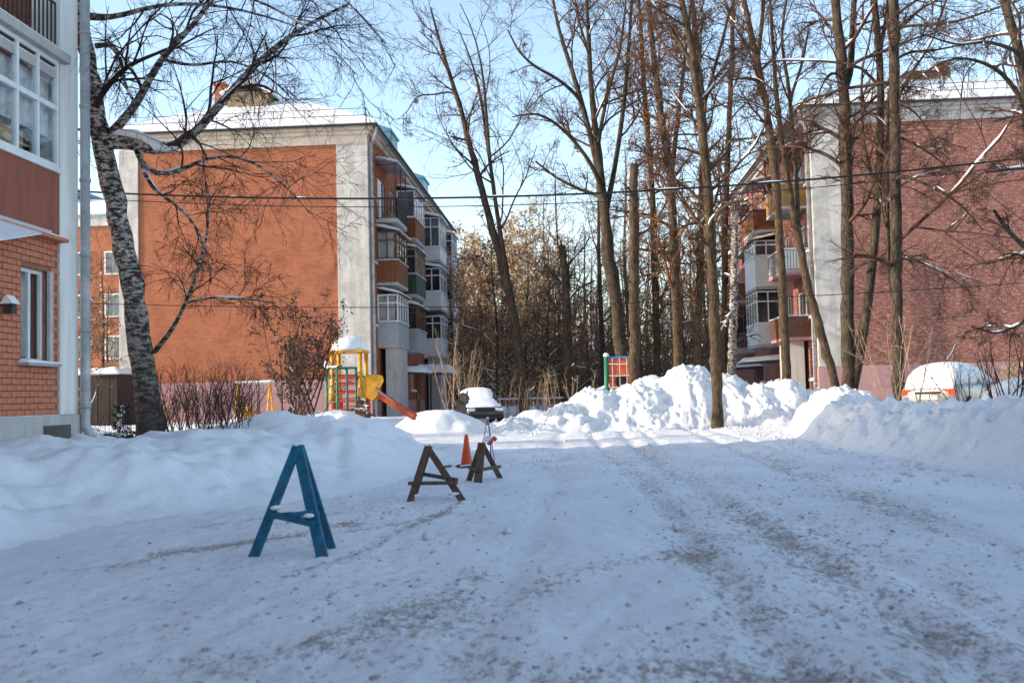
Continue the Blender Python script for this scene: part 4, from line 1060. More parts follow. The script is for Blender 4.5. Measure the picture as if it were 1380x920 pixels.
def make_tree(label, seed, trunk, limbs=(), n1=14, t1=(0.25, 0.98), a1=50, L1=0.22, n2=6, L2=0.55, n3=6, L3=0.55, n4=0, trop=(0.05, 0.02, 0.0), bark='bark', twig='twig', rmin=0.0085, snow=0.25, leaves=None, group=None, name='bare_tree', trunk_K=44, cat='tree', whisk=True, ground=None, bare=False, sides=12, shoots=0, n_limb=6, limb_r=0.72):
    """trunk / limbs: (points, radii) in world space"""
    rng = np.random.default_rng(seed)
    pts, rs = list(trunk[0]), list(trunk[1])
    b0 = pts[0]
    gz = snow_level(b0.x, b0.y) if ground is None else ground
    foot = Vector((b0.x + (b0.x - pts[1].x) * 0.1, b0.y, gz - 0.25))
    if foot.z < b0.z - 0.05:
        pts = [foot] + pts; rs = [rs[0] * 1.25] + rs
    root = thing(name, label, cat, (foot.x, foot.y, gz), group)
    TP, TR = resample(pts, rs, trunk_K)
    # knobbly bole
    TR = TR * (1 + 0.07 * rng.normal(size=TR.shape)); TP = TP + rng.normal(size=TP.shape) * TR[..., None] * 0.11
    LS = [resample(p_, [q * limb_r for q in r_], 16) for p_, r_ in limbs]
    LP = np.concatenate([l[0] for l in LS]) if LS else np.zeros((0, 16, 3)); LR = np.concatenate([l[1] for l in LS]) if LS else np.zeros((0, 16))
    put('trunk', tubes_mesh('trunk', [(TP, TR, sides)] + ([(LP, LR, 9)] if LS else []), ORI[root]), M[bark], root, smooth_=True)
    capP = [(TP, TR), (LP, LR)]
    if not bare:
        A, AR = grow(rng, TP, TR, n1, t1, (a1, 14), L1, 0.42, 12, 0.10, trop[0], rmin * 2)
        if len(LP):
            A2, AR2 = grow(rng, LP, LR, n_limb, (0.25, 1.0), (48, 16), 0.42, 0.5, 12, 0.10, trop[0], rmin * 2)
            A = np.concatenate([A, A2]); AR = np.concatenate([AR, AR2])
        Bq, BR = grow(rng, A, AR, n2, (0.15, 1.0), (45, 15), L2, 0.6, 7, 0.10, trop[1], rmin * 1.3)
        Cq, CR = grow(rng, Bq, BR, n3, (0.1, 1.0), (42, 18), L3, 0.7, 5, 0.10, trop[2], rmin)
        sets = [(A, AR, 5), (Bq, BR, 4), (Cq, CR, 3)]
        last = Cq
        if n4:
            D, DR = grow(rng, Cq, CR, n4, (0.2, 1.0), (38, 16), 0.62, 0.8, 3, 0.10, trop[2], rmin * 0.85)
            sets.append((D, DR, 3)); last = D
        if shoots:                         # short whiskers straight out of the bole
            S, SR = grow(rng, TP, TR, shoots, (0.12, 0.95), (62, 18), 0.55, 0.1, 5, 0.2, 0.05, rmin, absolute=True)
            S2, SR2 = grow(rng, S, SR, 4, (0.1, 1.0), (45, 18), 0.5, 0.8, 4, 0.2, 0.02, rmin * 0.9)
            sets += [(S, SR, 3), (S2, SR2, 3)]
        cr = put('crown', tubes_mesh('crown', sets, ORI[root]), M[twig], root)
        capP += [(A, AR)]
        if leaves:
            n, size, spread, mat = leaves
            V, Fq = flakes(rng, last, n, size, spread)
            put('dry_leaves', np_mesh('dry_leaves', V - np.array(ORI[root])[None], Fq), M[mat], cr)['kind'] = 'stuff'
    if snow:
        s_ = snow_on(capP, rng, snow)
        if s_: put('branch_snow', tubes_mesh('branch_snow', [s_], ORI[root]), M['snow_clean'], root, smooth_=True)['kind'] = 'stuff'
    return root
# --- the birch by the near block
BY = 18.5
tr = tracepts([(203, 600, 18.5), (197, 530, 17), (186, 440, 15.5), (173, 365, 14.5), (158, 290, 14), (143, 220, 13.8), (132, 165, 13.2), (120, 100, 12.6), (110, 40, 12), (103, 0, 11.5), (94, -70, 12), (84, -170, 9), (80, -260, 5), (82, -340, 2)], BY)
lb = [tracepts([(140, 192, 11), (165, 186, 11), (195, 194, 10.5), (215, 206, 9.5), (232, 207, 7), (260, 186, 6), (285, 155, 5.5), (312, 122, 5.2), (345, 85, 4.5), (380, 55, 3.6), (420, 30, 2.8), (470, 5, 1.6)], BY, -1.2),
      tracepts([(152, 178, 7), (168, 162, 6.5), (188, 135, 5.5), (205, 100, 5), (217, 78, 4.6), (245, 50, 4), (275, 20, 3.4), (292, -25, 2.4), (300, -70, 1.2)], BY, -1.6),
      tracepts([(118, 22, 6), (150, 26, 4), (190, 12, 3.2), (235, 4, 2.6), (300, 8, 2), (360, 22, 1.4), (410, 40, 0.8)], BY, -2.0),
      tracepts([(183, 200, 4), (188, 222, 3.6), (205, 236, 3.4), (228, 238, 3.2), (250, 226, 3), (280, 212, 2.4), (310, 206, 2), (350, 220, 1.6), (390, 255, 1.2), (420, 290, 0.7)], BY, -1.8),
      tracepts([(190, 212, 3.4), (196, 240, 3), (212, 262, 2.6), (232, 270, 2.2), (262, 300, 1.6), (280, 340, 1.1), (285, 380, 0.7)], BY, 1.4),
      tracepts([(208, 474, 4), (232, 446, 3), (252, 405, 2.5), (265, 370, 2.1), (278, 325, 1.8), (284, 280, 1.5), (276, 245, 1.0)], BY, -1.0),
      tracepts([(250, 408, 1.8), (290, 400, 1.5), (330, 402, 1.2), (370, 408, 0.8)], BY - 0.6, -0.5),
      tracepts([(130, 62, 4), (150, 60, 3), (165, 85, 2.6), (168, 115, 2.2), (182, 140, 1.4)], BY, -0.6),
      tracepts([(118, 30, 4), (85, 25, 3), (55, 15, 2.4), (15, 0, 1.6)], BY, -1.8),
      tracepts([(128, 180, 2.4), (100, 172, 1.8), (70, 182, 1.4), (40, 198, 1), (15, 205, 0.6)], BY, -2.2),
      tracepts([(104, 0, 5), (150, -30, 4), (215, -40, 3), (290, -20, 2.2), (360, 5, 1.6), (430, 45, 1.2), (480, 100, 0.7)], BY, -2.5),
      tracepts([(98, -40, 5), (170, -80, 4), (280, -90, 3), (380, -60, 2.2), (460, -10, 1.6), (520, 60, 0.9)], BY, 2.5),
      tracepts([(216, 80, 2.6), (260, 90, 2), (310, 80, 1.6), (360, 100, 1.2), (400, 140, 0.8)], BY - 0.8, 1.0)]
birch = make_tree('leaning birch with snowy forked limb beside the near block', 11, tr, lb, limb_r=1.0, n1=7, t1=(0.45, 1.0), L1=0.34, n2=6, L2=0.72, n3=5, L3=0.75, n4=2, trop=(-0.02, -0.05, -0.10), bark='bark_birch', twig='twig_birch', rmin=0.0040, snow=0.16, name='birch_tree', trunk_K=44, sides=18, n_limb=8)
sn_pts, sn_r = tracepts([(146, 184, 5), (160, 180, 9), (180, 180, 10), (198, 186, 9), (212, 196, 8), (226, 204, 6), (240, 198, 3)], BY, -0.7)
SP, SRr = resample(sn_pts, [r * 0.75 for r in sn_r], 14)
SRr = SRr * (1 + 0.12 * np.random.default_rng(3).normal(size=SRr.shape)); SRr[:, -1] = SRr[:, 0] = 0.01
put('limb_snow', tubes_mesh('limb_snow', [(SP, SRr, 10)], ORI[birch]), M['snow_clean'], birch, smooth_=True)
for tr_, sc in (([(238, 200, 2), (258, 180, 3.4), (280, 154, 3.4), (300, 130, 2)], 0.9), ([(190, 230, 1.5), (205, 231, 3), (226, 233, 3), (246, 222, 1.5)], 0.8)):
    q_, r_ = tracepts(tr_, BY, -0.5); SP, SRr = resample(q_, [r * sc for r in r_], 10)
    put('limb_snow', tubes_mesh('limb_snow', [(SP, SRr, 8)], ORI[birch]), M['snow_clean'], birch, smooth_=True)
# --- trees of the row behind the snow pile
def attach(trace, limbs):
    """let every traced limb start inside the trunk or limb it grows from"""
    lines = [([q[:2] for q in trace], None, 0.0)]; out = []
    for l, d in limbs:
        best = None
        for pts, dd, _ in lines:
            for (ax, ay), (bx, by) in zip(pts[:-1], pts[1:]):
                ux, uy = bx - ax, by - ay; t = ((l[0][0] - ax) * ux + (l[0][1] + 14 - ay) * uy) / (ux * ux + uy * uy + 1e-9); t = min(1, max(0, t))
                e = math.hypot(ax + t * ux - l[0][0], ay + t * uy - l[0][1] - 14)
                if best is None or e < best[0]: best = (e, ax + t * ux, ay + t * uy)
        l2 = [(best[1], best[2], l[0][2])] + list(l); out.append((l2, d)); lines.append(([q[:2] for q in l2], d, 0.0))
    return out
def T(label, seed, trace, Y, limbs=(), TS=0.82, **kw):
    kw.setdefault('group', None)
    limbs = attach(trace, limbs)
    return make_tree(label, seed, tracepts([(q[0], q[1], q[2] * TS) for q in trace], Y), [tracepts(l, Y, d) for l, d in limbs], **kw)
T('slender leaning twin-stemmed tree behind the small snow drift', 21, [(706, 535, 10), (700, 480, 9.5), (690, 415, 9), (676, 350, 8), (658, 290, 7), (640, 220, 6), (622, 150, 5), (606, 100, 4), (592, 55, 3), (580, 10, 1.5)], 49,
  [([(696, 450, 7), (684, 370, 6), (670, 290, 5), (658, 200, 4.2), (650, 140, 3.4), (640, 90, 2.4), (618, 40, 1.2)], 1.0), ([(686, 400, 5), (672, 300, 4.4), (662, 240, 4), (655, 150, 3.4), (652, 100, 2.6), (640, 40, 1.6), (620, 5, 1)], -1.2), ([(632, 190, 2.4), (608, 184, 2)], 0.0), ([(610, 122, 2.4), (585, 128, 1.8), (562, 128, 1.4), (550, 150, 0.9), (535, 162, 0.6)], 1.0), ([(603, 95, 2), (585, 60, 1.6), (565, 42, 1)], -1)],
  TS=0.7, limb_r=0.6, n1=10, t1=(0.55, 1.0), L1=0.16, n2=6, n3=6, n4=3, rmin=0.0085, snow=0.12)
T('tall spreading tree with many rising limbs behind the middle of the pile', 22, [(838, 500, 14), (834, 440, 13), (826, 380, 12.5), (818, 320, 12), (812, 270, 11), (808, 220, 8), (800, 150, 6), (795, 90, 5), (792, 30, 4), (788, -50, 3), (785, -120, 1.5)], 47,
  [([(812, 260, 7), (800, 200, 5.5), (782, 130, 5), (766, 80, 4.4), (752, 40, 3.5), (742, -20, 2.5)], 2), ([(780, 130, 4), (750, 105, 3.2), (720, 90, 2.8), (700, 72, 2.2), (684, 40, 1.5)], -2), ([(812, 250, 5), (790, 210, 4), (765, 180, 3.2), (735, 155, 2.6), (712, 152, 2), (690, 158, 1)], -3), ([(818, 280, 6), (830, 220, 5), (840, 150, 4.5), (846, 90, 4), (850, 20, 3), (856, -60, 2)], 1.5), ([(806, 190, 4), (820, 120, 3.4), (836, 70, 3), (842, 20, 2.4), (846, -40, 1.6)], -2), ([(812, 265, 4), (780, 255, 3.4), (750, 240, 2.6), (722, 218, 2)], 2), ([(796, 80, 3), (780, 30, 2.6), (770, -30, 1.8)], 2)],
  TS=0.66, limb_r=0.68, n1=16, t1=(0.5, 1.0), L1=0.22, n2=7, n3=7, n4=3, rmin=0.0085, snow=0.22)
T('topped bare trunk cut off flat behind the pile', 23, [(856, 515, 9.5), (855, 430, 8.8), (854, 330, 8), (854, 260, 7.5), (855, 222, 7.2)], 41.5, n1=8, t1=(0.5, 1.0), L1=0.12, n2=5, n3=4, bark='bark_warm', rmin=0.0085, snow=0.1, shoots=40)
T('straight brown tree between the topped trunk and the roadside tree', 24, [(914, 500, 8), (912, 420, 7.5), (909, 330, 7.5), (904, 240, 7), (892, 160, 6), (882, 90, 5), (876, 20, 4), (872, -60, 2.5)], 46,
  [([(904, 240, 5), (915, 150, 4), (925, 60, 3), (935, -30, 2)], 1)], n1=26, t1=(0.25, 1.0), L1=0.16, n2=7, n3=7, n4=3, bark='bark_warm', twig='twig_red', rmin=0.0085, snow=0.1, leaves=(5000, 0.055, 0.06, 'leaf_rust'), shoots=90)
T('roadside tree rooted in the front of the snow pile', 25, [(966, 558, 9.5), (965, 500, 8.6), (962, 400, 8.2), (958, 320, 8), (954, 250, 7.5), (946, 170, 7), (938, 110, 6.5), (930, 50, 5.5), (918, 0, 5), (905, -70, 3.5), (900, -140, 2)], 35.6,
  [([(944, 160, 4), (958, 110, 3.4), (972, 60, 3), (985, 10, 2.2)], 1.5), ([(956, 330, 3), (940, 322, 2.6), (928, 322, 2)], -1), ([(955, 300, 3.4), (968, 286, 3), (985, 272, 2.6), (1005, 268, 2), (1018, 282, 1.2)], -1.2), ([(935, 90, 4), (905, 40, 3.2), (880, 5, 2.4), (850, -30, 1.6)], 2)],
  n1=24, t1=(0.35, 1.0), L1=0.19, n2=7, n3=7, n4=3, bark='bark_warm', rmin=0.0072, snow=0.2, shoots=50)
T('thin reddish tree just right of the roadside tree', 26, [(938, 500, 6), (942, 400, 6), (944, 300, 6.5), (950, 200, 6), (945, 120, 5.5), (938, 50, 4.5), (930, -30, 3)], 48, n1=28, t1=(0.2, 1.0), L1=0.15, n2=7, n3=6, bark='bark_warm', twig='twig_red', rmin=0.0085, snow=0.08, leaves=(4000, 0.055, 0.06, 'leaf_rust'), shoots=70)
T('slim straight red-brown trunk against the gap in the sky', 27, [(975, 520, 5), (976, 400, 5), (978, 280, 5), (982, 180, 4.6), (986, 90, 4.2), (988, 0, 3.4), (990, -80, 2)], 52, n1=22, t1=(0.3, 1.0), L1=0.15, n2=7, n3=6, bark='bark_warm', twig='twig_red', rmin=0.008, snow=0.05)
T('broken white birch trunk topped with arching snowy boughs', 28, [(985, 515, 7), (988, 440, 6.5), (990, 360, 6.3), (990, 300, 6), (988, 272, 5.6)], 44,
  [([(988, 274, 3), (970, 270, 2.6), (955, 285, 2.2), (940, 305, 1.4)], -1), ([(988, 272, 3), (1004, 268, 2.6), (1016, 282, 1.6)], 0.5), ([(985, 420, 3.4), (975, 440, 2.5), (970, 446, 1.5)], -0.6)], n1=8, t1=(0.3, 1.0), L1=0.16, n2=5, n3=4, bark='bark_birch', rmin=0.0085, snow=0.7, name='birch_tree')
T('upright tree in front of the right block balconies', 29, [(1060, 520, 7.5), (1057, 450, 7), (1054, 380, 7), (1050, 300, 6.8), (1043, 220, 6.5), (1034, 150, 6.2), (1022, 90, 6), (1012, 40, 5), (1002, 0, 4.4), (990, -70, 3), (985, -130, 1.6)], 40.5,
  [([(1020, 85, 4.4), (1026, 40, 4), (1030, -10, 3.4), (1034, -80, 2)], 1), ([(1024, 110, 3), (1005, 105, 2.2), (985, 108, 1.4)], -1)], n1=18, t1=(0.4, 1.0), L1=0.2, n2=7, n3=7, n4=3, bark='bark_warm', rmin=0.0078, snow=0.15, shoots=30)
T('snow-striped tree leaning left in front of the right block corner', 30, [(1130, 535, 7.5), (1118, 490, 7), (1104, 440, 6.8), (1091, 395, 6.4), (1080, 340, 6), (1068, 280, 5.4), (1058, 220, 5), (1050, 160, 4.4), (1044, 100, 3.6), (1040, 40, 2.6), (1036, -40, 1.4)], 37.5,
  [([(1076, 318, 4), (1075, 260, 4), (1070, 200, 4), (1065, 140, 3.8), (1062, 100, 3.4), (1050, 60, 2.6), (1060, 0, 2)], 0.8), ([(1066, 130, 3), (1080, 90, 2.4), (1090, 40, 1.8)], 1)], n1=10, t1=(0.5, 1.0), L1=0.18, n2=7, n3=7, n4=3, bark='bark_warm', rmin=0.0078, snow=0.5)
T('twin-trunk tree with one upright and one leaning stem by the drift', 31, [(1146, 535, 12), (1143, 480, 10.5), (1142, 380, 10), (1142, 280, 9.8), (1140, 180, 9.5), (1134, 90, 9), (1130, 40, 8), (1126, 0, 7.4), (1120, -80, 5), (1115, -160, 2.5)], 33,
  [([(1150, 525, 10.5), (1160, 470, 9.5), (1170, 410, 8.8), (1178, 340, 8), (1184, 260, 7.6), (1187, 180, 7), (1188, 110, 6.6), (1186, 60, 6.4), (1178, 10, 6), (1172, -60, 4.5), (1170, -140, 2.5)], -0.6), ([(1146, 110, 6), (1149, 40, 5.6), (1152, -20, 4.6), (1160, -90, 3)], 0.8), ([(1187, 60, 4), (1196, 20, 4), (1200, -40, 3)], -0.5), ([(1148, 170, 3), (1170, 150, 2.6), (1195, 140, 2.4), (1225, 142, 2), (1245, 165, 1.4), (1265, 195, 0.8)], -1.5), ([(1132, 100, 3), (1118, 98, 2.2), (1108, 115, 1.8), (1098, 140, 1)], -1), ([(1186, 180, 2.6), (1205, 182, 2.4), (1235, 195, 2), (1265, 215, 1.6), (1290, 238, 1)], -1.8), ([(1150, 360, 2.6), (1170, 352, 2.4), (1200, 344, 2.2), (1235, 350, 2), (1270, 366, 1.6), (1305, 392, 1)], -2)],
  n1=15, t1=(0.3, 1.0), L1=0.19, n2=7, n3=7, n4=3, rmin=0.0066, snow=0.3, trop=(0.0, -0.03, -0.04), sides=14)
T('straight thick trunk standing left of the silver car', 32, [(1212, 545, 10.5), (1210, 480, 9.2), (1209, 400, 8.8), (1208, 300, 8.6), (1207, 200, 8.4), (1206, 120, 8.2), (1204, 60, 8), (1204, 0, 7.6), (1202, -80, 6), (1200, -170, 3)], 31,
  [([(1207, 235, 3), (1230, 240, 2.6), (1262, 255, 2.2), (1295, 275, 1.8), (1325, 310, 1.2)], -2), ([(1208, 135, 3), (1230, 95, 2.8), (1255, 60, 2.6), (1268, 20, 2), (1290, -40, 1.4)], 2), ([(1206, 35, 3), (1240, 35, 2.6), (1290, 30, 2.4), (1340, 12, 2), (1390, -5, 1.6)], -2), ([(1199, 400, 4), (1196, 300, 4), (1195, 200, 3.6), (1198, 120, 3)], 0.8), ([(1206, 80, 3), (1225, 70, 2.6), (1260, 68, 2), (1300, 60, 1.4)], 1)],
  n1=15, t1=(0.25, 1.0), L1=0.19, n2=7, n3=7, n4=3, rmin=0.0066, snow=0.3, trop=(-0.01, -0.03, -0.05), sides=14)
T('tree cut by the right picture edge with drooping snowy boughs', 33, [(1402, 560, 10), (1398, 400, 9), (1392, 250, 8.5), (1384, 120, 8), (1370, 60, 7.5), (1358, 20, 7), (1345, -30, 6), (1330, -120, 3)], 27,
  [([(1388, 150, 5), (1350, 95, 4), (1320, 82, 3), (1290, 76, 2.4), (1260, 88, 1.6), (1230, 110, 1)], -2), ([(1395, 225, 4), (1360, 228, 3), (1330, 232, 2)], -1), ([(1396, 345, 5), (1372, 325, 4.4), (1352, 303, 4), (1340, 284, 3)], -1.5), ([(1398, 420, 4), (1370, 440, 3), (1340, 450, 2), (1310, 440, 1.2)], -1.2), ([(1376, 70, 4), (1330, 55, 3), (1290, 62, 2), (1240, 45, 1.2)], -2.4)],
  n1=12, t1=(0.25, 1.0), L1=0.18, n2=7, n3=7, n4=3, rmin=0.006, snow=0.45, trop=(-0.02, -0.04, -0.06))
T('dark broken trunk left of the spreading tree in the wood', 34, [(766, 525, 8), (764, 440, 7.6), (762, 380, 7), (758, 330, 6)], 50, n1=10, t1=(0.2, 1.0), L1=0.3, n2=5, n3=4, rmin=0.008, snow=0.35, bark='bark')
T('dark straight trunk deep behind the pile crest', 35, [(886, 500, 6), (884, 420, 6), (882, 330, 5.6), (878, 240, 5), (870, 150, 4.4), (865, 60, 3.4), (860, -20, 2)], 54, n1=28, t1=(0.2, 1.0), L1=0.15, n2=7, n3=6, twig='twig_red', rmin=0.008, snow=0.05, leaves=(4000, 0.06, 0.06, 'leaf_rust'))
# --- the wood closing the street
protos = []
def proto(seed, h, r, leafy, twig='twig_mid', bark='bark', lean=0.0, n1=26):
    rng = np.random.default_rng(seed)
    pts = [Vector((lean * h * (k / 6) ** 2 + rng.normal() * 0.12, rng.normal() * 0.12, h * k / 6)) for k in range(7)]; pts[0] = Vector((0, 0, 0))
    rs = [r * (1 - 0.88 * k / 6) for k in range(7)]
    t = make_tree('x', seed, (pts, rs), n1=n1, t1=(0.1, 0.98), a1=58, L1=0.24, n2=6, n3=4, n4=0, rmin=0.013, snow=0.5, leaves=leafy, twig=twig, bark=bark, ground=0.0, trunk_K=12, sides=7)
    return t
protos = [proto(101, 17, 0.20, None, 'twig_red'), proto(102, 19, 0.24, None), proto(103, 14, 0.15, (3000, 0.10, 0.25, 'leaf_dry'), 'twig_mid', n1=30), proto(104, 11, 0.12, (2600, 0.10, 0.24, 'leaf_dry'), n1=28), proto(105, 21, 0.26, (900, 0.07, 0.16, 'leaf_rust'), 'twig_mid', lean=0.03), proto(106, 9, 0.09, (700, 0.08, 0.18, 'leaf_rust'), n1=26)]
rgf = random.Random(12); used = set()
def forest(px, Y, kind, label, group, sc=1.0):
    p_ = at(px, 520, Y); src = protos[kind]
    if kind in used: o = copy_tree(src)
    else: o = src; used.add(kind)
    o.location = (p_.x, Y, 0.42); o.rotation_euler = (0, 0, rgf.uniform(0, 6.28)); s_ = sc * rgf.uniform(0.88, 1.12); o.scale = (s_, s_, s_)
    props(o, label, 'tree', group)
    return o
KL = ['bare reddish tree in the wood at the end of the street', 'bare tall dark tree in the wood at the end of the street', 'tree keeping golden dry leaves at the edge of the wood', 'low tree keeping golden dry leaves at the edge of the wood', 'tall tree with rusty leaf remnants in the wood', 'thin young tree with rusty leaves in the wood']
for px, Y, k in ((622, 92, 3), (640, 86, 2), (660, 96, 2), (678, 84, 3), (694, 90, 2), (712, 85, 2), (728, 93, 2), (748, 88, 3), (632, 100, 2), (650, 110, 2), (704, 105, 2), (735, 102, 4), (668, 62, 5), (742, 60, 5)):
    forest(px, Y, k, KL[k], 'trees of the wood ' + str(k), 1.15)
for k in range(46):
    px = 612 + 400 * ((k * 0.618034) % 1); Y = 66 + 54 * ((k * 0.414) % 1) ** 0.7
    kind = rgf.choice([0, 1, 1, 4, 5, 0, 1]) if px > 740 else rgf.choice([0, 3, 5, 2, 5])
    forest(px, Y, kind, KL[kind], 'trees of the wood ' + str(kind), 1.0 if px > 740 else 0.85)
for px, Y, k, s_, lab in ((120, 38, 5, 0.6, 'low twiggy tree over the dark shed'), (138, 48, 1, 0.42, 'snowy bare tree behind the dark shed'), (118, 56, 0, 0.5, 'reddish bare tree behind the dark shed'), (146, 60, 1, 0.5, 'bare tree at the left corner of the orange gable')):
    forest(px, Y, k, lab, 'trees in the gap by the near block', s_)
# thicket behind and under the trees that nobody could count
rng = np.random.default_rng(77)
n = 620
Yb = rng.uniform(80, 128, n); Xb = (rng.uniform(585, 1030, n) - 775) / F_PX * Yb
h = np.where(rng.random(n) < 0.55, rng.uniform(3, 7, n), rng.uniform(8, 14, n)) 
S = np.empty((n, 6, 3)); 
for k in range(6):
    S[:, k, 0] = Xb + rng.normal(size=n) * 0.12 * k; S[:, k, 1] = Yb + rng.normal(size=n) * 0.1 * k; S[:, k, 2] = 0.2 + h * k / 5
SR = (0.02 + 0.006 * h)[:, None] * np.linspace(1, 0.3, 6)[None]
A, AR = grow(rng, S, SR, 9, (0.1, 1.0), (52, 15), 0.28, 0.6, 5, 0.15, 0.05, 0.014)
Bq, BR = grow(rng, A, AR, 4, (0.2, 1.0), (45, 15), 0.5, 0.7, 4, 0.16, 0.0, 0.011)
wd = thing('undergrowth', 'tangled brown undergrowth filling the wood behind the pile', 'undergrowth', (0, 90, 0.4))
put('stems', tubes_mesh('stems', [(S, SR, 4), (A, AR, 3), (Bq, BR, 3)], ORI[wd]), M['twig_mid'], wd)
V, Fq = flakes(rng, A[A[:, 0, 2] < 7], 11000, 0.08, 0.3)
put('dry_leaves', np_mesh('dry_leaves', V - np.array(ORI[wd])[None], Fq), M['leaf_rust'], wd)
s_ = snow_on([(A[::3], AR[::3])], rng, 0.4)
if s_: put('branch_snow', tubes_mesh('branch_snow', [s_], ORI[wd]), M['snow_clean'], wd)
wd['kind'] = 'stuff'
# ------------------------------------------------------------------ shrubs
def shrub(label, seed, base, n, h, spread, twig='twig', r=0.012, n2=5, n3=4, seeds=None, snow=0.0, rmin=0.004, group=None, curve=0.05, spot=0.12, name='bare_shrub'):
    rng = np.random.default_rng(seed)
    gz = snow_level(base[0], base[1])
    root = thing(name, label, 'shrub', (base[0], base[1], gz), group)
    S = np.empty((n, 7, 3)); p_ = np.stack([base[0] + rng.normal(size=n) * spot, base[1] + rng.normal(size=n) * spot, np.full(n, gz - 0.12)], 1)
    d = rng.normal(size=(n, 3)) * spread; d[:, 2] = 1; d /= np.linalg.norm(d, axis=1, keepdims=True)
    ln = h * rng.uniform(0.6, 1.1, n)
    S[:, 0] = p_
    for k in range(1, 7):
        d = d + rng.normal(size=(n, 3)) * 0.06; d[:, 2] += curve; d /= np.linalg.norm(d, axis=1, keepdims=True)
        p_ = p_ + d * (ln / 6)[:, None]; S[:, k] = p_
    SR = np.maximum(r * rng.uniform(0.6, 1.3, n), rmin)[:, None] * np.linspace(1, 0.4, 7)[None]
    sets = [(S, SR, 5)]
    last = S
    if n2:
        A, AR = grow(rng, S, SR, n2, (0.3, 1.0), (34, 12), 0.32, 0.6, 5, 0.10, 0.05, rmin); sets.append((A, AR, 3)); last = A
        if n3:
            Bq, BR = grow(rng, A, AR, n3, (0.2, 1.0), (38, 14), 0.45, 0.7, 4, 0.14, 0.02, rmin * 0.8); sets.append((Bq, BR, 3)); last = Bq
    st = put('stems', tubes_mesh('stems', sets, ORI[root]), M[twig], root)
    if seeds:
        q, size, spr, mat = seeds
        V, Fq = flakes(rng, last[:, -2:], q, size, spr)
        put('seed_heads', np_mesh('seed_heads', V - np.array(ORI[root])[None], Fq), M[mat], st)['kind'] = 'stuff'
    if snow:
        s_ = snow_on([(S, SR)] + ([(A, AR)] if n2 else []), rng, snow, 0.004)
        if s_: put('branch_snow', tubes_mesh('branch_snow', [s_], ORI[root]), M['snow_clean'], root, smooth_=True)['kind'] = 'stuff'
    return root
b_ = at(250, 590, 19.0); shrub('dense bare brown thicket right of the birch trunk', 201, (b_.x, 19.2), 90, 1.55, 0.30, 'twig', 0.009, 4, 3, spot=0.45, rmin=0.0042)
b_ = at(305, 585, 20.5); shrub('dense twiggy shrub at the right end of the thicket', 202, (b_.x, 20.6), 60, 1.4, 0.34, 'twig', 0.009, 4, 3, spot=0.42, rmin=0.0042)
b_ = at(150, 590, 18.2); shrub('thin bare shoots between the birch and the near block', 203, (b_.x, 18.6), 28, 1.1, 0.30, 'twig', 0.006, 3, 2, spot=0.35, rmin=0.003)
b_ = at(400, 550, 27.0); shrub('tall lilac bush with dark seed heads left of the play tower', 204, (b_.x, 27.0), 20, 3.1, 0.30, 'twig', 0.024, 6, 5, seeds=(3200, 0.04, 0.05, 'leaf_dark'), spot=0.25, rmin=0.006)
b_ = at(440, 550, 25.5); shrub('low lilac bush reaching in front of the play tower', 205, (b_.x - 0.6, 25.5), 8, 2.2, 0.55, 'twig', 0.016, 5, 4, seeds=(350, 0.035, 0.05, 'leaf_dark'), spot=0.2, rmin=0.005, snow=0.1)
b_ = at(45, 590, 14.8); shrub('few thin shoots poking from the bank below the near block', 206, (b_.x, 15.2), 7, 0.45, 0.30, 'twig', 0.005, 2, 0, spot=0.5, rmin=0.003)
b_ = at(618, 545, 46); shrub('pale bare bush between the left block and the dark car', 207, (b_.x, 46.5), 16, 4.2, 0.24, 'twig_pale', 0.026, 5, 3, spot=0.3, rmin=0.009, snow=0.05)
for i, (px, Y, h_, lab) in enumerate(((700, 47, 2.4, 'pale leafless bush right of the dark car'), (728, 50, 2.8, 'pale leafless bush behind the low rail'), (752, 46, 2.2, 'pale leafless bush left of the pile foot'))):
    b_ = at(px, 550, Y); shrub(lab, 210 + i, (b_.x, Y), 16, h_, 0.16, 'twig_pale', 0.018, 4, 2, spot=0.5, rmin=0.008, snow=0.15)
for i, (px, Y, h_, n_, lab) in enumerate(((1200, 30, 3.0, 9, 'pale saplings fanning out beside the straight thick trunk'), (1240, 26.5, 3.0, 6, 'pale saplings in front of the silver car'), (1230, 32, 3.4, 5, 'tall pale saplings between the thick trunk and the car'))):
    b_ = at(px, 550, Y); shrub(lab, 220 + i, (b_.x, Y), n_, h_, 0.34, 'twig_pale', 0.013, 3, 1, spot=0.15, rmin=0.0072, snow=0.03)
b_ = at(1365, 540, 23.5); shrub('dark arching bush at the right picture edge', 230, (b_.x, 23.8), 18, 2.8, 0.42, 'twig', 0.018, 5, 4, spot=0.3, rmin=0.004, snow=0.08)
b_ = at(1318, 540, 25.5); shrub('thin dark bush right of the silver car', 231, (b_.x, 25.6), 10, 2.2, 0.28, 'twig', 0.013, 5, 3, spot=0.25, rmin=0.004)
b_ = at(1345, 540, 33.0); shrub('bush with pale dry leaves far right by the red brick wall', 232, (b_.x + 0.6, 33.4), 12, 2.2, 0.3, 'twig_pale', 0.013, 5, 3, seeds=(600, 0.04, 0.08, 'leaf_dry'), spot=0.25, rmin=0.005)
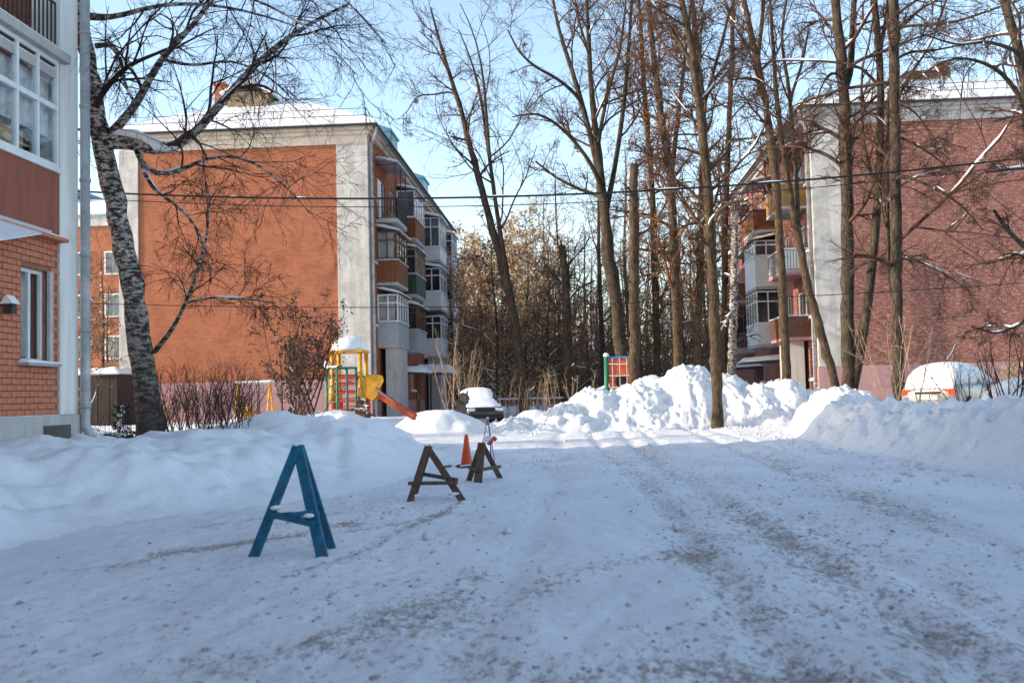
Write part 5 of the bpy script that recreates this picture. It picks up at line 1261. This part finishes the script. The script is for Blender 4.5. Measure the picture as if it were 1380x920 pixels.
# little snow-laden spruces
def spruce(label, base, h, seed):
    rng = np.random.default_rng(seed); gz = snow_level(*base)
    root = thing('young_spruce', label, 'spruce', (*base, gz))
    TP, TR = resample([Vector((*base, gz - 0.1)), Vector((*base, gz + h))], [0.03, 0.008], 8)
    put('trunk', tubes_mesh('trunk', [(TP, TR, 6)], ORI[root]), M['bark'], root)
    A, AR = grow(rng, TP, TR, 34, (0.12, 1.0), (72, 8), 0.42, 0.5, 6, 0.06, -0.05, 0.006)
    Bq, BR = grow(rng, A, AR, 26, (0.1, 1.0), (45, 14), 0.22, 0.8, 3, 0.05, -0.02, 0.006)
    cr = put('crown', tubes_mesh('crown', [(A, AR, 4), (Bq, np.maximum(BR, 0.012), 3)], ORI[root]), M['needle'], root)
    s_ = snow_on([(A, AR * 4 + 0.02)], rng, 0.85)
    if s_: put('branch_snow', tubes_mesh('branch_snow', [s_], ORI[root]), M['snow_clean'], root, smooth_=True)
b_ = at(492, 552, 32.5); spruce('small snow-laden spruce in front of the play tower slide', (b_.x, 32.5), 1.35, 301)
b_ = at(165, 575, 21); spruce('small snowy spruce half hidden left of the birch foot', (b_.x, 21.0), 0.75, 303)
# ------------------------------------------------------------------ trestles, cone, planks
def trestle(label, feet, apex, ws, t, mat, brace_h, braces, group, over=0.10, patches=()):
    apex = Vector(apex); c = sum((Vector(f) for f in feet), Vector()) / len(feet)
    root = thing('trestle', label, 'trestle', (c.x, c.y, 0), group)
    for i, f in enumerate(feet):
        f = Vector(f); d = (apex - f).normalized()
        k = Vector((0.012 * (i - 1), -0.035 * (1 - i) if i < 2 else 0.05, 0))
        top = apex + k
        # the broad side of each board faces outwards
        MB().bar(f - d * 0.02, top + d * 0.03, ws[i], t, (0.15 * (1 - i), 1, 0), taper=0.93).build('leg', M[mat], root, bevel=0.008)
    for (i, j, hi, hj, off, w_) in braces:
        p_ = Vector(feet[i]).lerp(apex, hi); q_ = Vector(feet[j]).lerp(apex, hj)
        d = (q_ - p_).normalized(); n_ = Vector((d.y, -d.x, 0)).normalized()
        if n_.y > 0: n_ = -n_
        MB().bar(p_ - d * over + n_ * off, q_ + d * over + n_ * off, w_, t * 0.9, n_.cross(d)).build('brace', M[mat], root, bevel=0.006)
    for (i, j, hi, hj, a, ln, off) in patches:
        p_ = Vector(feet[i]).lerp(apex, hi); q_ = Vector(feet[j]).lerp(apex, hj); e = p_.lerp(q_, a)
        MB().blob(e + Vector((0, off, 0.035)), (ln, 0.03, 0.022), int(a * 100), 5, 8, 0.2).build('snow', M['snow_clean'], root, smooth_=True)
    return root
def G(px, py): q = onz(px, py); return Vector((q.x, q.y, float(road_z(np.array([q.x]), np.array([q.y]))[0]) + 0.0))
f = [G(342, 750), G(434, 749), G(447, 738)]
trestle('blue painted wooden tripod trestle nearest the camera', f, at(402, 605, 8.8), (0.085, 0.10, 0.075), 0.055, 'blue_paint', 0.33, [(0, 1, 0.40, 0.30, 0.045, 0.085), (0, 1, 0.375, 0.40, 0.06, 0.05), (1, 2, 0.36, 0.36, 0.03, 0.08)], 'road barrier trestles', over=0.02, patches=[(0, 1, 0.43, 0.34, 0.12, 0.06, -0.06), (0, 1, 0.43, 0.33, 0.62, 0.07, -0.05), (0, 1, 0.43, 0.33, 0.9, 0.05, -0.06)])
f = [G(553, 675), G(623, 674), G(559, 667)]
trestle('brown unpainted wooden trestle in the middle of the three', f, at(577, 604, 13.2), (0.085, 0.09, 0.07), 0.05, 'old_wood', 0.35, [(0, 1, 0.34, 0.34, 0.045, 0.075), (2, 1, 0.45, 0.40, -0.06, 0.06)], 'road barrier trestles', over=0.10, patches=[(0, 1, 0.05, 0.05, 0.12, 0.05, 0), (0, 1, 0.04, 0.08, 0.9, 0.08, 0)])
f = [G(632, 648), G(644, 651), G(674, 645)]
h3 = trestle('dark wooden trestle beside the orange cone, farthest of the three', f, at(649, 599, 15.7), (0.085, 0.13, 0.085), 0.05, 'old_wood', 0.35, [(0, 1, 0.36, 0.34, 0.04, 0.07), (1, 2, 0.34, 0.34, 0.05, 0.08)], 'road barrier trestles', over=0.08)
# cone
c_ = G(629, 628); s_ = c_.y / F_PX
cn = thing('traffic_cone', 'faded orange traffic cone behind the farthest trestle', 'traffic cone', c_)
MB().box(c_.x - 0.2, c_.x + 0.2, c_.y - 0.2, c_.y + 0.2, c_.z, c_.z + 0.03).build('base', M['rubber'], cn, bevel=0.01)
MB().tube([c_ + Vector((0, 0, 0.03)), c_ + Vector((0, 0, 0.05)), c_ + Vector((0, 0, 0.3)), c_ + Vector((0.005, 0, 0.6)), c_ + Vector((0.005, 0, 0.615))], [0.125, 0.115, 0.075, 0.035, 0.03], 20).build('body', M['cone_orange'], cn, smooth_=False)
for k, (a, b2) in enumerate(((592, 607), (617, 640))):
    p_, q_ = G(a, 631), G(b2, 630)
    o = thing('plank', 'snow dusted plank on the snow %s' % ('between the middle trestle and the cone' if k == 0 else 'lying just in front of the cone'), 'plank', (p_ + q_) / 2)
    MB().bar(p_ + Vector((0, 0, 0.02)), q_ + Vector((0, 0, 0.035)), 0.09, 0.035).build('board', M['old_wood'], o)
    MB().bar(p_.lerp(q_, 0.15) + Vector((0, 0.01, 0.045)), p_.lerp(q_, 0.8) + Vector((0, 0.01, 0.055)), 0.06, 0.02).build('snow', M['snow_clean'], o)
# knot of barrier tape tied above the third trestle
top = at(652, 596, 15.65)
tp = thing('barrier_tape', 'crumpled striped barrier tape bundle tied above the farthest trestle', 'barrier tape', top)
kn = at(657, 563, 15.6)
for q_ in (at(650, 599, 15.7), at(662, 606, 15.62), at(667, 626, 15.55)):
    MB().tube([kn, kn.lerp(q_, 0.5) + Vector((0.004, 0, 0)), q_], 0.007, 6).build('cord', M['tape_purple'], tp)
MB().tube([at(661, 598, 15.6), at(661.5, 624, 15.58)], 0.008, 5).build('cord', M['cable'], tp)
MB().blob(kn, (0.02, 0.02, 0.02), 4, 5, 7, 0.4).build('knot', M['tape_white'], tp)
for k, (px, py, r, mt) in enumerate(((657.5, 591, 0.055, 'tape_white'), (665.5, 591, 0.045, 'tape_red'), (653, 593, 0.035, 'tape_white'), (661, 596, 0.035, 'tape_red'), (659, 597.5, 0.03, 'tape_purple'))):
    MB().blob(at(px, py, 15.58 - 0.01 * k), (r, r * 0.7, r * 0.8), k + 3, 6, 9, 0.42).build('tape_loop', M[mt], tp)
# ------------------------------------------------------------------ cars
def car(name, label, body, loc, heading, snow=0.13, L=4.1, W=1.68, H=1.46, rear_lamps=True, cat='car', glass='glass'):
    """local frame: +y is forward"""
    root = thing(name, label, cat, (0, 0, 0))
    hl = L / 2; hw = W / 2
    def loft(stations, nseg=16, mat=None, nm='body', sm=True, flatb=True):
        mb = MB(); vs, fs = [], []
        for (y, w, z0, z1, e) in stations:
            for k in range(nseg):
                a = 2 * math.pi * (k + 0.5) / nseg; ca, sa = math.cos(a), math.sin(a)
                vs.append((w * math.copysign(abs(ca) ** e, ca), y, (z0 + z1) / 2 + (z1 - z0) / 2 * math.copysign(abs(sa) ** e, sa)))
        m = len(stations)
        for i in range(m - 1):
            for k in range(nseg):
                a, b2 = i * nseg + k, i * nseg + (k + 1) % nseg; fs.append((a, b2, b2 + nseg, a + nseg))
        fs.append(tuple(range(nseg))); fs.append(tuple(range((m - 1) * nseg, m * nseg))[::-1])
        return mb.raw(vs, fs).build(nm, M[mat], root, smooth_=sm, local=True, subsurf=1)
    loft([(-hl, hw * 0.84, 0.36, 0.78, .45), (-hl + 0.06, hw * 0.93, 0.28, 0.92, .4), (-hl + 0.4, hw, 0.22, 0.98, .35), (0, hw, 0.2, 0.97, .35), (hl - 1.2, hw, 0.2, 0.95, .35), (hl - 0.5, hw * 0.98, 0.22, 0.86, .35), (hl - 0.1, hw * 0.9, 0.28, 0.74, .4), (hl, hw * 0.78, 0.36, 0.64, .45)], mat=body, nm='body')
    loft([(-hl + 0.10, hw * 0.80, 0.86, 0.96, .5), (-hl + 0.30, hw * 0.84, 0.84, H - 0.22, .45), (-hl + 0.62, hw * 0.84, 0.84, H - 0.04, .45), (-0.2, hw * 0.86, 0.84, H, .42), (0.35, hw * 0.86, 0.84, H - 0.03, .42), (0.75, hw * 0.87, 0.84, H - 0.20, .42), (1.25, hw * 0.88, 0.82, 0.98, .5)], mat=glass, nm='cabin_glass')
    # roof and pillars
    loft([(-hl + 0.55, hw * 0.72, H - 0.10, H - 0.012, .6), (-0.2, hw * 0.78, H - 0.06, H + 0.025, .6), (0.35, hw * 0.76, H - 0.10, H - 0.005, .6)], mat=body, nm='roof')
    for sx in (-1, 1):
        for a, b2 in (((hw * 0.80, 1.22, 0.94), (hw * 0.64, 0.38, H - 0.06)), ((hw * 0.86, -0.1, 0.92), (hw * 0.72, -0.15, H - 0.06)), ((hw * 0.76, -hl + 0.2, 0.92), (hw * 0.66, -hl + 0.62, H - 0.10))):
            MB().bar((sx * a[0], a[1], a[2]), (sx * b2[0], b2[1], b2[2]), 0.08, 0.06).build('pillar', M[body], root, local=True)
        MB().box(sx * (hw + 0.02), sx * (hw + 0.20), 0.72, 0.84, 0.93, 1.07).build('mirror', M[body], root, local=True, bevel=0.03)
        MB().box(sx * (hw * 0.50), sx * (hw * 0.90), hl - 0.16, hl - 0.02, 0.58, 0.72).build('headlight', M['lamp_clear'], root, local=True, bevel=0.03)
        MB().box(sx * (hw * 0.45), sx * (hw * 0.87), -hl + 0.015, -hl + 0.2, 0.63, 0.80).build('tail_light', M['lamp_red'], root, local=True, bevel=0.02)
        for wy in (-hl + 0.78, hl - 0.82):
            w_ = MB().tube([(sx * (hw - 0.20), wy, 0.30), (sx * (hw - 0.19), wy, 0.30), (sx * (hw + 0.002), wy, 0.30), (sx * (hw + 0.012), wy, 0.30)], [0.27, 0.30, 0.30, 0.27], 20).build('wheel', M['rubber'], root, local=True)
            MB().tube([(sx * (hw + 0.013), wy, 0.30), (sx * (hw + 0.025), wy, 0.30)], [0.19, 0.16], 14).build('rim', M['zinc'], w_, local=True)
    MB().box(-hw * 0.90, hw * 0.90, hl - 0.12, hl + 0.02, 0.30, 0.46).build('front_bumper', M['rubber'], root, local=True, bevel=0.04)
    MB().box(-hw * 0.42, hw * 0.42, hl - 0.08, hl - 0.005, 0.58, 0.68).build('grille', M['rubber'], root, local=True, bevel=0.02)
    MB().box(-hw * 0.92, hw * 0.92, -hl - 0.02, -hl + 0.12, 0.30, 0.47).build('rear_bumper', M[body], root, local=True, bevel=0.04)
    MB().box(-0.26, 0.26, -hl - 0.014, -hl + 0.06, 0.52, 0.63).build('number_plate', M['plate_white'], root, local=True)
    MB().box(-0.34, 0.34, -hl - 0.01, -hl + 0.06, 0.68, 0.74).build('boot_handle', M['rubber'], root, local=True)
    # snow as it settled on roof, screens and bonnet
    def lay(st, nm, amp=0.02):
        vs, fs = [], []; n_ = 12; rgs = random.Random(len(nm) + int(L * 10))
        for (y, w, z, h) in st:
            for k in range(n_ + 1):
                x = -w + 2 * w * k / n_; q = 1 - abs(2 * k / n_ - 1) ** 4
                vs.append((x, y + rgs.uniform(-amp, amp), z - 0.07 * (2 * k / n_ - 1) ** 2 + h * (0.25 + 0.75 * q) + rgs.uniform(-amp, amp) * 0.4))
        m = len(st); nb_ = len(vs)
        for (y, w, z, h) in st:
            for k in range(n_ + 1): x = -w + 2 * w * k / n_; vs.append((x, y, z - 0.07 * (2 * k / n_ - 1) ** 2 - 0.06))
        for i in range(m - 1):
            for k in range(n_):
                a = i * (n_ + 1) + k; fs.append((a, a + 1, a + n_ + 2, a + n_ + 1))
            for k in (0, n_):
                a = i * (n_ + 1) + k; fs.append((a, a + n_ + 1, a + n_ + 1 + nb_, a + nb_))
        for i in (0, m - 1):
            for k in range(n_): a = i * (n_ + 1) + k; fs.append((a, a + 1, a + 1 + nb_, a + nb_))
        MB().raw(vs, fs).build(nm, M['snow_clean'], root, smooth_=True, local=True, subsurf=1)
    s = snow
    lay([(-hl + 0.04, hw * 0.80, 0.90, s * .4), (-hl + 0.14, hw * 0.80, 1.0, s * .6), (-hl + 0.32, hw * 0.78, H - 0.24, s * .6), (-hl + 0.6, hw * 0.76, H - 0.05, s * .8), (-0.9, hw * 0.78, H - 0.01, s), (-0.2, hw * 0.79, H, s), (0.33, hw * 0.77, H - 0.03, s * .9), (0.62, hw * 0.76, H - 0.15, s * .5), (0.95, hw * 0.78, 1.17, s * .4), (1.22, hw * 0.80, 0.98, s * .4)], 'snow_cover')
    lay([(1.30, hw * 0.86, 0.95, s * .5), (1.5, hw * 0.88, 0.93, s * .7), (hl - 0.4, hw * 0.86, 0.84, s * .6), (hl - 0.2, hw * 0.8, 0.78, s * .3)], 'bonnet_snow')
    root.location = loc; root.rotation_euler = (0, 0, heading)
    return root
p_ = at(642, 560, 43.5)
car('parked_car', 'dark hatchback facing the camera with snowed-over windscreen', 'car_dark', (p_.x, 44.6, 0.10), rad(180 + 14), L=4.0, W=1.74, H=1.52)
p_ = at(1292, 540, 29.5)
car('parked_car', 'silver hatchback seen from behind under snow on the right', 'car_silver', (p_.x, 29.8, 0.42), rad(-40), L=4.0, W=1.7, H=1.46, glass='car_frost')
p_ = at(830, 540, 45.0)
car('parked_car', 'car mostly hidden behind the left end of the snow pile', 'car_blue', (p_.x, 45.2, 0.25), rad(96), L=4.2, W=1.7, H=1.45)
# ------------------------------------------------------------------ playground
TY = 35.0; tc = at(472, 560, TY); tx = tc.x; gz = snow_level(tx, TY) - 0.05
pt = thing('play_tower', 'yellow and red play tower with a snow dome roof and orange slide', 'play tower', (tx, TY, gz))
for sx in (-1, 1):
    for sy in (-1, 1):
        x, y = tx + sx * 0.50, TY + sy * 0.5
        MB().tube([(x, y, gz - 0.1), (x, y, gz + 2.6)], 0.075, 10).build('post', M['play_yellow'], pt, smooth_=True)
        MB().tube([(x, y, gz), (x, y, gz + 0.85)], [0.13, 0.13], 12).build('post_sleeve', M['play_orange'], pt, smooth_=True)
        MB().tube([(x, y, gz + 0.87), (x, y, gz + 1.25)], [0.12, 0.12], 12).build('post_sleeve', M['play_yellow'], pt, smooth_=True)
MB().box(tx - 0.62, tx + 0.62, TY - 0.62, TY + 0.62, gz + 2.5, gz + 2.58).build('roof', M['play_yellow'], pt, bevel=0.02)
mb = MB().blob((tx, TY, gz + 2.585), (0.68, 0.68, 0.52), 7, 10, 18, 0.05)
for v in mb.v: v.z = max(v.z, gz + 2.585)
mb.build('roof_snow', M['snow_clean'], pt, smooth_=True)
MB().box(tx - 0.55, tx + 0.55, TY - 0.55, TY + 0.55, gz + 1.12, gz + 1.18).build('platform', M['wood_brown'], pt)
for k in range(4): MB().bar((tx - 0.45, TY - 0.55, gz + 0.2 + 0.3 * k), (tx + 0.3, TY - 0.55, gz + 0.2 + 0.3 * k), 0.06, 0.09).build('rung', M['play_red'], pt)
MB().bar((tx - 0.45, TY - 0.5, gz + 1.65), (tx + 0.45, TY - 0.5, gz + 1.65), 0.05, 0.16).build('guard', M['play_red'], pt)
MB().bar((tx - 0.45, TY - 0.5, gz + 1.4), (tx + 0.45, TY - 0.5, gz + 1.4), 0.05, 0.08).build('guard', M['play_red'], pt)
# slide mouth and chute
for sy in (-0.36, 0.36):
    MB().prism([(tx + 0.6, gz + 0.95), (tx + 0.95, gz + 0.80), (tx + 1.15, gz + 1.0), (tx + 1.05, gz + 1.2), (tx + 1.2, gz + 1.5), (tx + 1.15, gz + 1.68), (tx + 0.95, gz + 1.72), (tx + 0.6, gz + 1.68)], 'y', TY - 0.2 + sy - 0.03, TY - 0.2 + sy + 0.03).build('slide_mouth', M['play_yellow'], pt, bevel=0.02)
sl0, sl1 = Vector((tx + 0.8, TY - 0.2, gz + 1.12)), Vector((tx + 2.35, TY - 0.2, gz + 0.1))
MB().bar(sl0, sl1, 0.6, 0.05).build('slide', M['play_orange'], pt)
for sy in (-0.3, 0.3): MB().bar(sl0 + Vector((0, sy, 0.08)), sl1 + Vector((0, sy, 0.08)), 0.05, 0.2).build('slide_side', M['play_orange'], pt, bevel=0.02)
MB().bar(sl0 + Vector((0.1, 0, 0.06)), sl0.lerp(sl1, 0.85) + Vector((0, 0, 0.06)), 0.5, 0.09).build('slide_snow', M['snow_clean'], pt, bevel=0.03)
# green climbing frame
g0 = at(438, 560, 33.6); g1 = at(478, 560, 33.6); ZT = at(455, 495, 33.6).z
cf = thing('monkey_bars', 'green metal climbing frame with rungs in front of the play tower', 'climbing frame', (g0.x, 33.6, gz))
for x, y in ((g0.x, 33.9), ((g0.x + g1.x) / 2, 33.3), (g1.x, 33.9), ((g0.x + g1.x) / 2 + 0.1, 34.3)):
    MB().tube([(x, y, gz - 0.15), (x, y, ZT)], 0.045, 8).build('post', M['play_green'], cf, smooth_=True)
for k in range(6):
    z = gz + 0.25 + 0.27 * k
    MB().tube([(g0.x, 33.9, z), ((g0.x + g1.x) / 2, 33.3, z)], 0.02, 6).build('rung', M['play_green'], cf)
    MB().tube([((g0.x + g1.x) / 2, 33.3, z + 0.1), (g1.x, 33.9, z + 0.1)], 0.02, 6).build('rung', M['play_red'], cf)
for a, b2 in (((g0.x, 33.9), ((g0.x + g1.x) / 2, 33.3)), (((g0.x + g1.x) / 2, 33.3), (g1.x, 33.9)), ((g1.x, 33.9), ((g0.x + g1.x) / 2 + 0.1, 34.3)), (((g0.x + g1.x) / 2 + 0.1, 34.3), (g0.x, 33.9))):
    MB().tube([(*a, ZT - 0.02), (*b2, ZT - 0.02)], 0.035, 8).build('top_rail', M['play_green'], cf, smooth_=True)
MB().blob((g0.x, 33.9, ZT + 0.12), (0.09, 0.09, 0.13), 3, 6, 8, 0.1).build('post_snow', M['snow_clean'], cf, smooth_=True)
MB().bar((g0.x, 33.9, ZT + 0.03), ((g0.x + g1.x) / 2, 33.3, ZT + 0.03), 0.05, 0.05).build('rail_snow', M['snow_clean'], cf)
# swing frame and spring rider
s0, s1 = at(318, 560, 37.0), at(368, 560, 37.0); zt_ = at(340, 517, 37.0).z; gy = snow_level(s0.x, 37.0)
sw = thing('swing_frame', 'yellow swing frame with a snow covered top bar by the brick gable', 'swing', ((s0.x + s1.x) / 2, 37, gy))
MB().tube([(s0.x, 37, zt_), (s1.x, 37, zt_ + 0.02)], 0.04, 8).build('top_bar', M['zinc'], sw)
MB().bar((s0.x - 0.05, 37, zt_ + 0.07), (s1.x + 0.05, 37, zt_ + 0.09), 0.09, 0.07).build('bar_snow', M['snow_clean'], sw, bevel=0.02)
for x in (s0.x + 0.1, s1.x - 0.1):
    for sy in (-0.45, 0.45): MB().tube([(x + 0.04 * sy, 37 + sy, gy - 0.1), (x, 37, zt_)], 0.045, 8).build('leg', M['play_yellow'], sw, smooth_=True)
sx_ = (s0.x + s1.x) / 2
for q in (-0.2, 0.2): MB().tube([(sx_ + q, 37, zt_), (sx_ + q, 37, gy + 0.45)], 0.01, 5).build('chain', M['dark_metal'], sw)
MB().box(sx_ - 0.26, sx_ + 0.26, 36.88, 37.12, gy + 0.41, gy + 0.45).build('seat', M['play_red'], sw)
r0 = at(338, 558, 33.0); ry = snow_level(r0.x, 33.0)
sr = thing('spring_rider', 'small yellow spring rider poking out of the snow', 'spring rider', (r0.x, 33, ry))
MB().tube([(r0.x, 33, ry - 0.1), (r0.x, 33, ry + 0.22)], 0.1, 10).build('spring', M['dark_metal'], sr)
MB().blob((r0.x, 33, ry + 0.38), (0.24, 0.32, 0.20), 2, 7, 12, 0.08).build('body', M['play_yellow'], sr, smooth_=True)
MB().blob((r0.x + 0.02, 32.75, ry + 0.60), (0.13, 0.14, 0.14), 5, 6, 10, 0.08).build('head', M['play_yellow'], sr, smooth_=True)
# orange net panel behind the pile
nx0, nx1 = at(821, 515, 43.0), at(850, 515, 43.0); nz = at(835, 483, 43.0).z; gp = 0.4
npn = thing('play_wall', 'orange play wall with rope net and green post behind the pile', 'play wall', ((nx0.x + nx1.x) / 2, 43, gp))
MB().box(nx0.x, nx1.x, 43.0, 43.06, gp + 0.2, nz).build('panel', M['play_orange'], npn, bevel=0.01)
MB().tube([((nx0.x + nx1.x) / 2 + 0.05, 42.995, nz - 0.98), ((nx0.x + nx1.x) / 2 + 0.05, 42.98, nz - 0.98)], 0.26, 20).build('porthole', M['rubber'], npn)
MB().box(nx0.x - 0.02, nx1.x + 0.05, 42.96, 43.1, nz + 0.002, nz + 0.10).build('top_beam', M['play_blue'], npn)
MB().tube([(nx0.x - 0.14, 43.0, gp - 0.2), (nx0.x - 0.10, 43.0, nz + 0.10)], 0.10, 10).build('post', M['play_green'], npn, smooth_=True)
MB().blob((nx0.x - 0.10, 43.0, nz + 0.16), (0.12, 0.12, 0.10), 3, 6, 8, 0.1).build('post_snow', M['snow_clean'], npn, smooth_=True)
MB().tube([(nx1.x + 0.12, 43.0, gp - 0.2), (nx1.x + 0.12, 43.0, nz + 0.12)], 0.09, 10).build('post', M['play_green'], npn, smooth_=True)
for k in range(3):
    x = nx0.x + (nx1.x - nx0.x) * (k + 0.5) / 3
    MB().tube([(x, 42.93, gp + 0.3), (x, 42.93, nz + 0.02)], 0.009, 5).build('rope', M['tape_white'], npn)
for k in range(3):
    z = nz - 0.22 - 0.5 * k
    MB().tube([(nx0.x, 42.92, z), ((nx0.x + nx1.x) / 2, 42.91, z - 0.03), (nx1.x, 42.92, z)], 0.016, 5).build('rope', M['tape_white'], npn)
# low tube fence at the edge of the wood
a, b2 = at(672, 545, 50), at(790, 545, 50); zf = 0.45
fn = thing('low_fence', 'low pale tube railing along the edge of the wood', 'fence', ((a.x + b2.x) / 2, 50, zf))
for hz in (0.35, 0.68): MB().tube([(a.x, 50, zf + hz), (b2.x, 50, zf + hz)], 0.03, 6).build('rail', M['zinc_matt'], fn)
for k in range(5): x = a.x + (b2.x - a.x) * k / 4; MB().tube([(x, 50, zf - 0.2), (x, 50, zf + 0.74)], 0.035, 6).build('post', M['zinc_matt'], fn)
MB().bar((a.x, 50, zf + 0.725), (b2.x, 50, zf + 0.725), 0.06, 0.04).build('rail_snow', M['snow_clean'], fn)
# dark shed in the gap on the left
d0, d1 = at(108, 520, 42), at(152, 520, 42)
sd = thing('shed', 'dark board shed in the gap left of the birch', 'shed', ((d0.x + d1.x) / 2, 43, 0.4)); zs = at(130, 505, 42).z
wdt = d1.x - d0.x + 1.0; n_ = 14
for k in range(n_):
    x = d0.x - 0.8 + wdt * k / n_; MB().box(x + 0.005, x + wdt / n_ - 0.006, 42 - 0.006 * (k % 3), 42.04, 0.3, zs).build('board', M['shed_board'], sd)
MB().box(d0.x - 0.8, d0.x - 0.8 + wdt, 42.041, 44, 0.3, zs - 0.02).build('walls', M['shed_board'], sd)
rf_ = MB().box(d0.x - 0.95, d0.x - 0.65 + wdt, 41.85, 44.15, zs + 0.001, zs + 0.06).build('roof', M['zinc_matt'], sd)
snow_slab(d0.x - 0.95, d0.x - 0.65 + wdt, 41.85, 44.15, zs + 0.061, 0.25, 44, rf_, 'roof_snow')
# ------------------------------------------------------------------ overhead cables and the poles that carry them
PL, PR = Vector((-20.5, 30, 0)), Vector((19.5, 30, 0))
for p_, lab in ((PL, 'wooden utility pole out of view beyond the near block'), (PR, 'wooden utility pole out of view on the right')):
    po = thing('utility_pole', lab, 'utility pole', (p_.x, p_.y, 0.4), 'utility poles')
    MB().tube([(p_.x, p_.y, 0.0), (p_.x, p_.y, 9.2)], [0.14, 0.10], 12).build('pole', M['old_wood'], po, smooth_=True)
    MB().box(p_.x - 0.05, p_.x + 0.05, p_.y - 0.7, p_.y + 0.7, 8.55, 8.65).build('crossarm', M['old_wood'], po)
def cable(label, a, b2, sag, r, snow=False):
    a, b2 = Vector(a), Vector(b2); n_ = 40; o = thing('overhead_cable', label, 'cable', a)
    pts = [a.lerp(b2, k / n_) - Vector((0, 0, 4 * sag * (k / n_) * (1 - k / n_))) for k in range(n_ + 1)]
    MB().tube(pts, r, 6).build('wire', M['cable'], o)
    if snow:
        rgs = random.Random(3)
        for k in range(6, n_ - 1):
            if rgs.random() < 0.30:
                q0, q1 = pts[k].lerp(pts[k + 1], 0.1), pts[k].lerp(pts[k + 1], rgs.uniform(0.3, 0.9))
                MB().tube([q0 + Vector((0, 0, r * 1.1)), q0.lerp(q1, 0.5) + Vector((0, 0, r * 1.5)), q1 + Vector((0, 0, r * 1.1))], [r * 0.3, r * 0.7, r * 0.3], 5).build('wire_snow', M['snow_clean'], o)
cable('thick black overhead cable with bits of snow crossing the whole street', (PL.x, 29.7, 8.55), (PR.x, 29.7, 8.55), 1.22, 0.030, True)
cable('thin black overhead wire hanging just below the thick cable', (PL.x, 30.3, 8.5), (PR.x, 30.3, 8.5), 1.32, 0.014)
cable('low thin wire crossing in front of the orange gable', (PL.x, 30.0, 4.9), (PR.x, 30.0, 4.6), 0.72, 0.013)
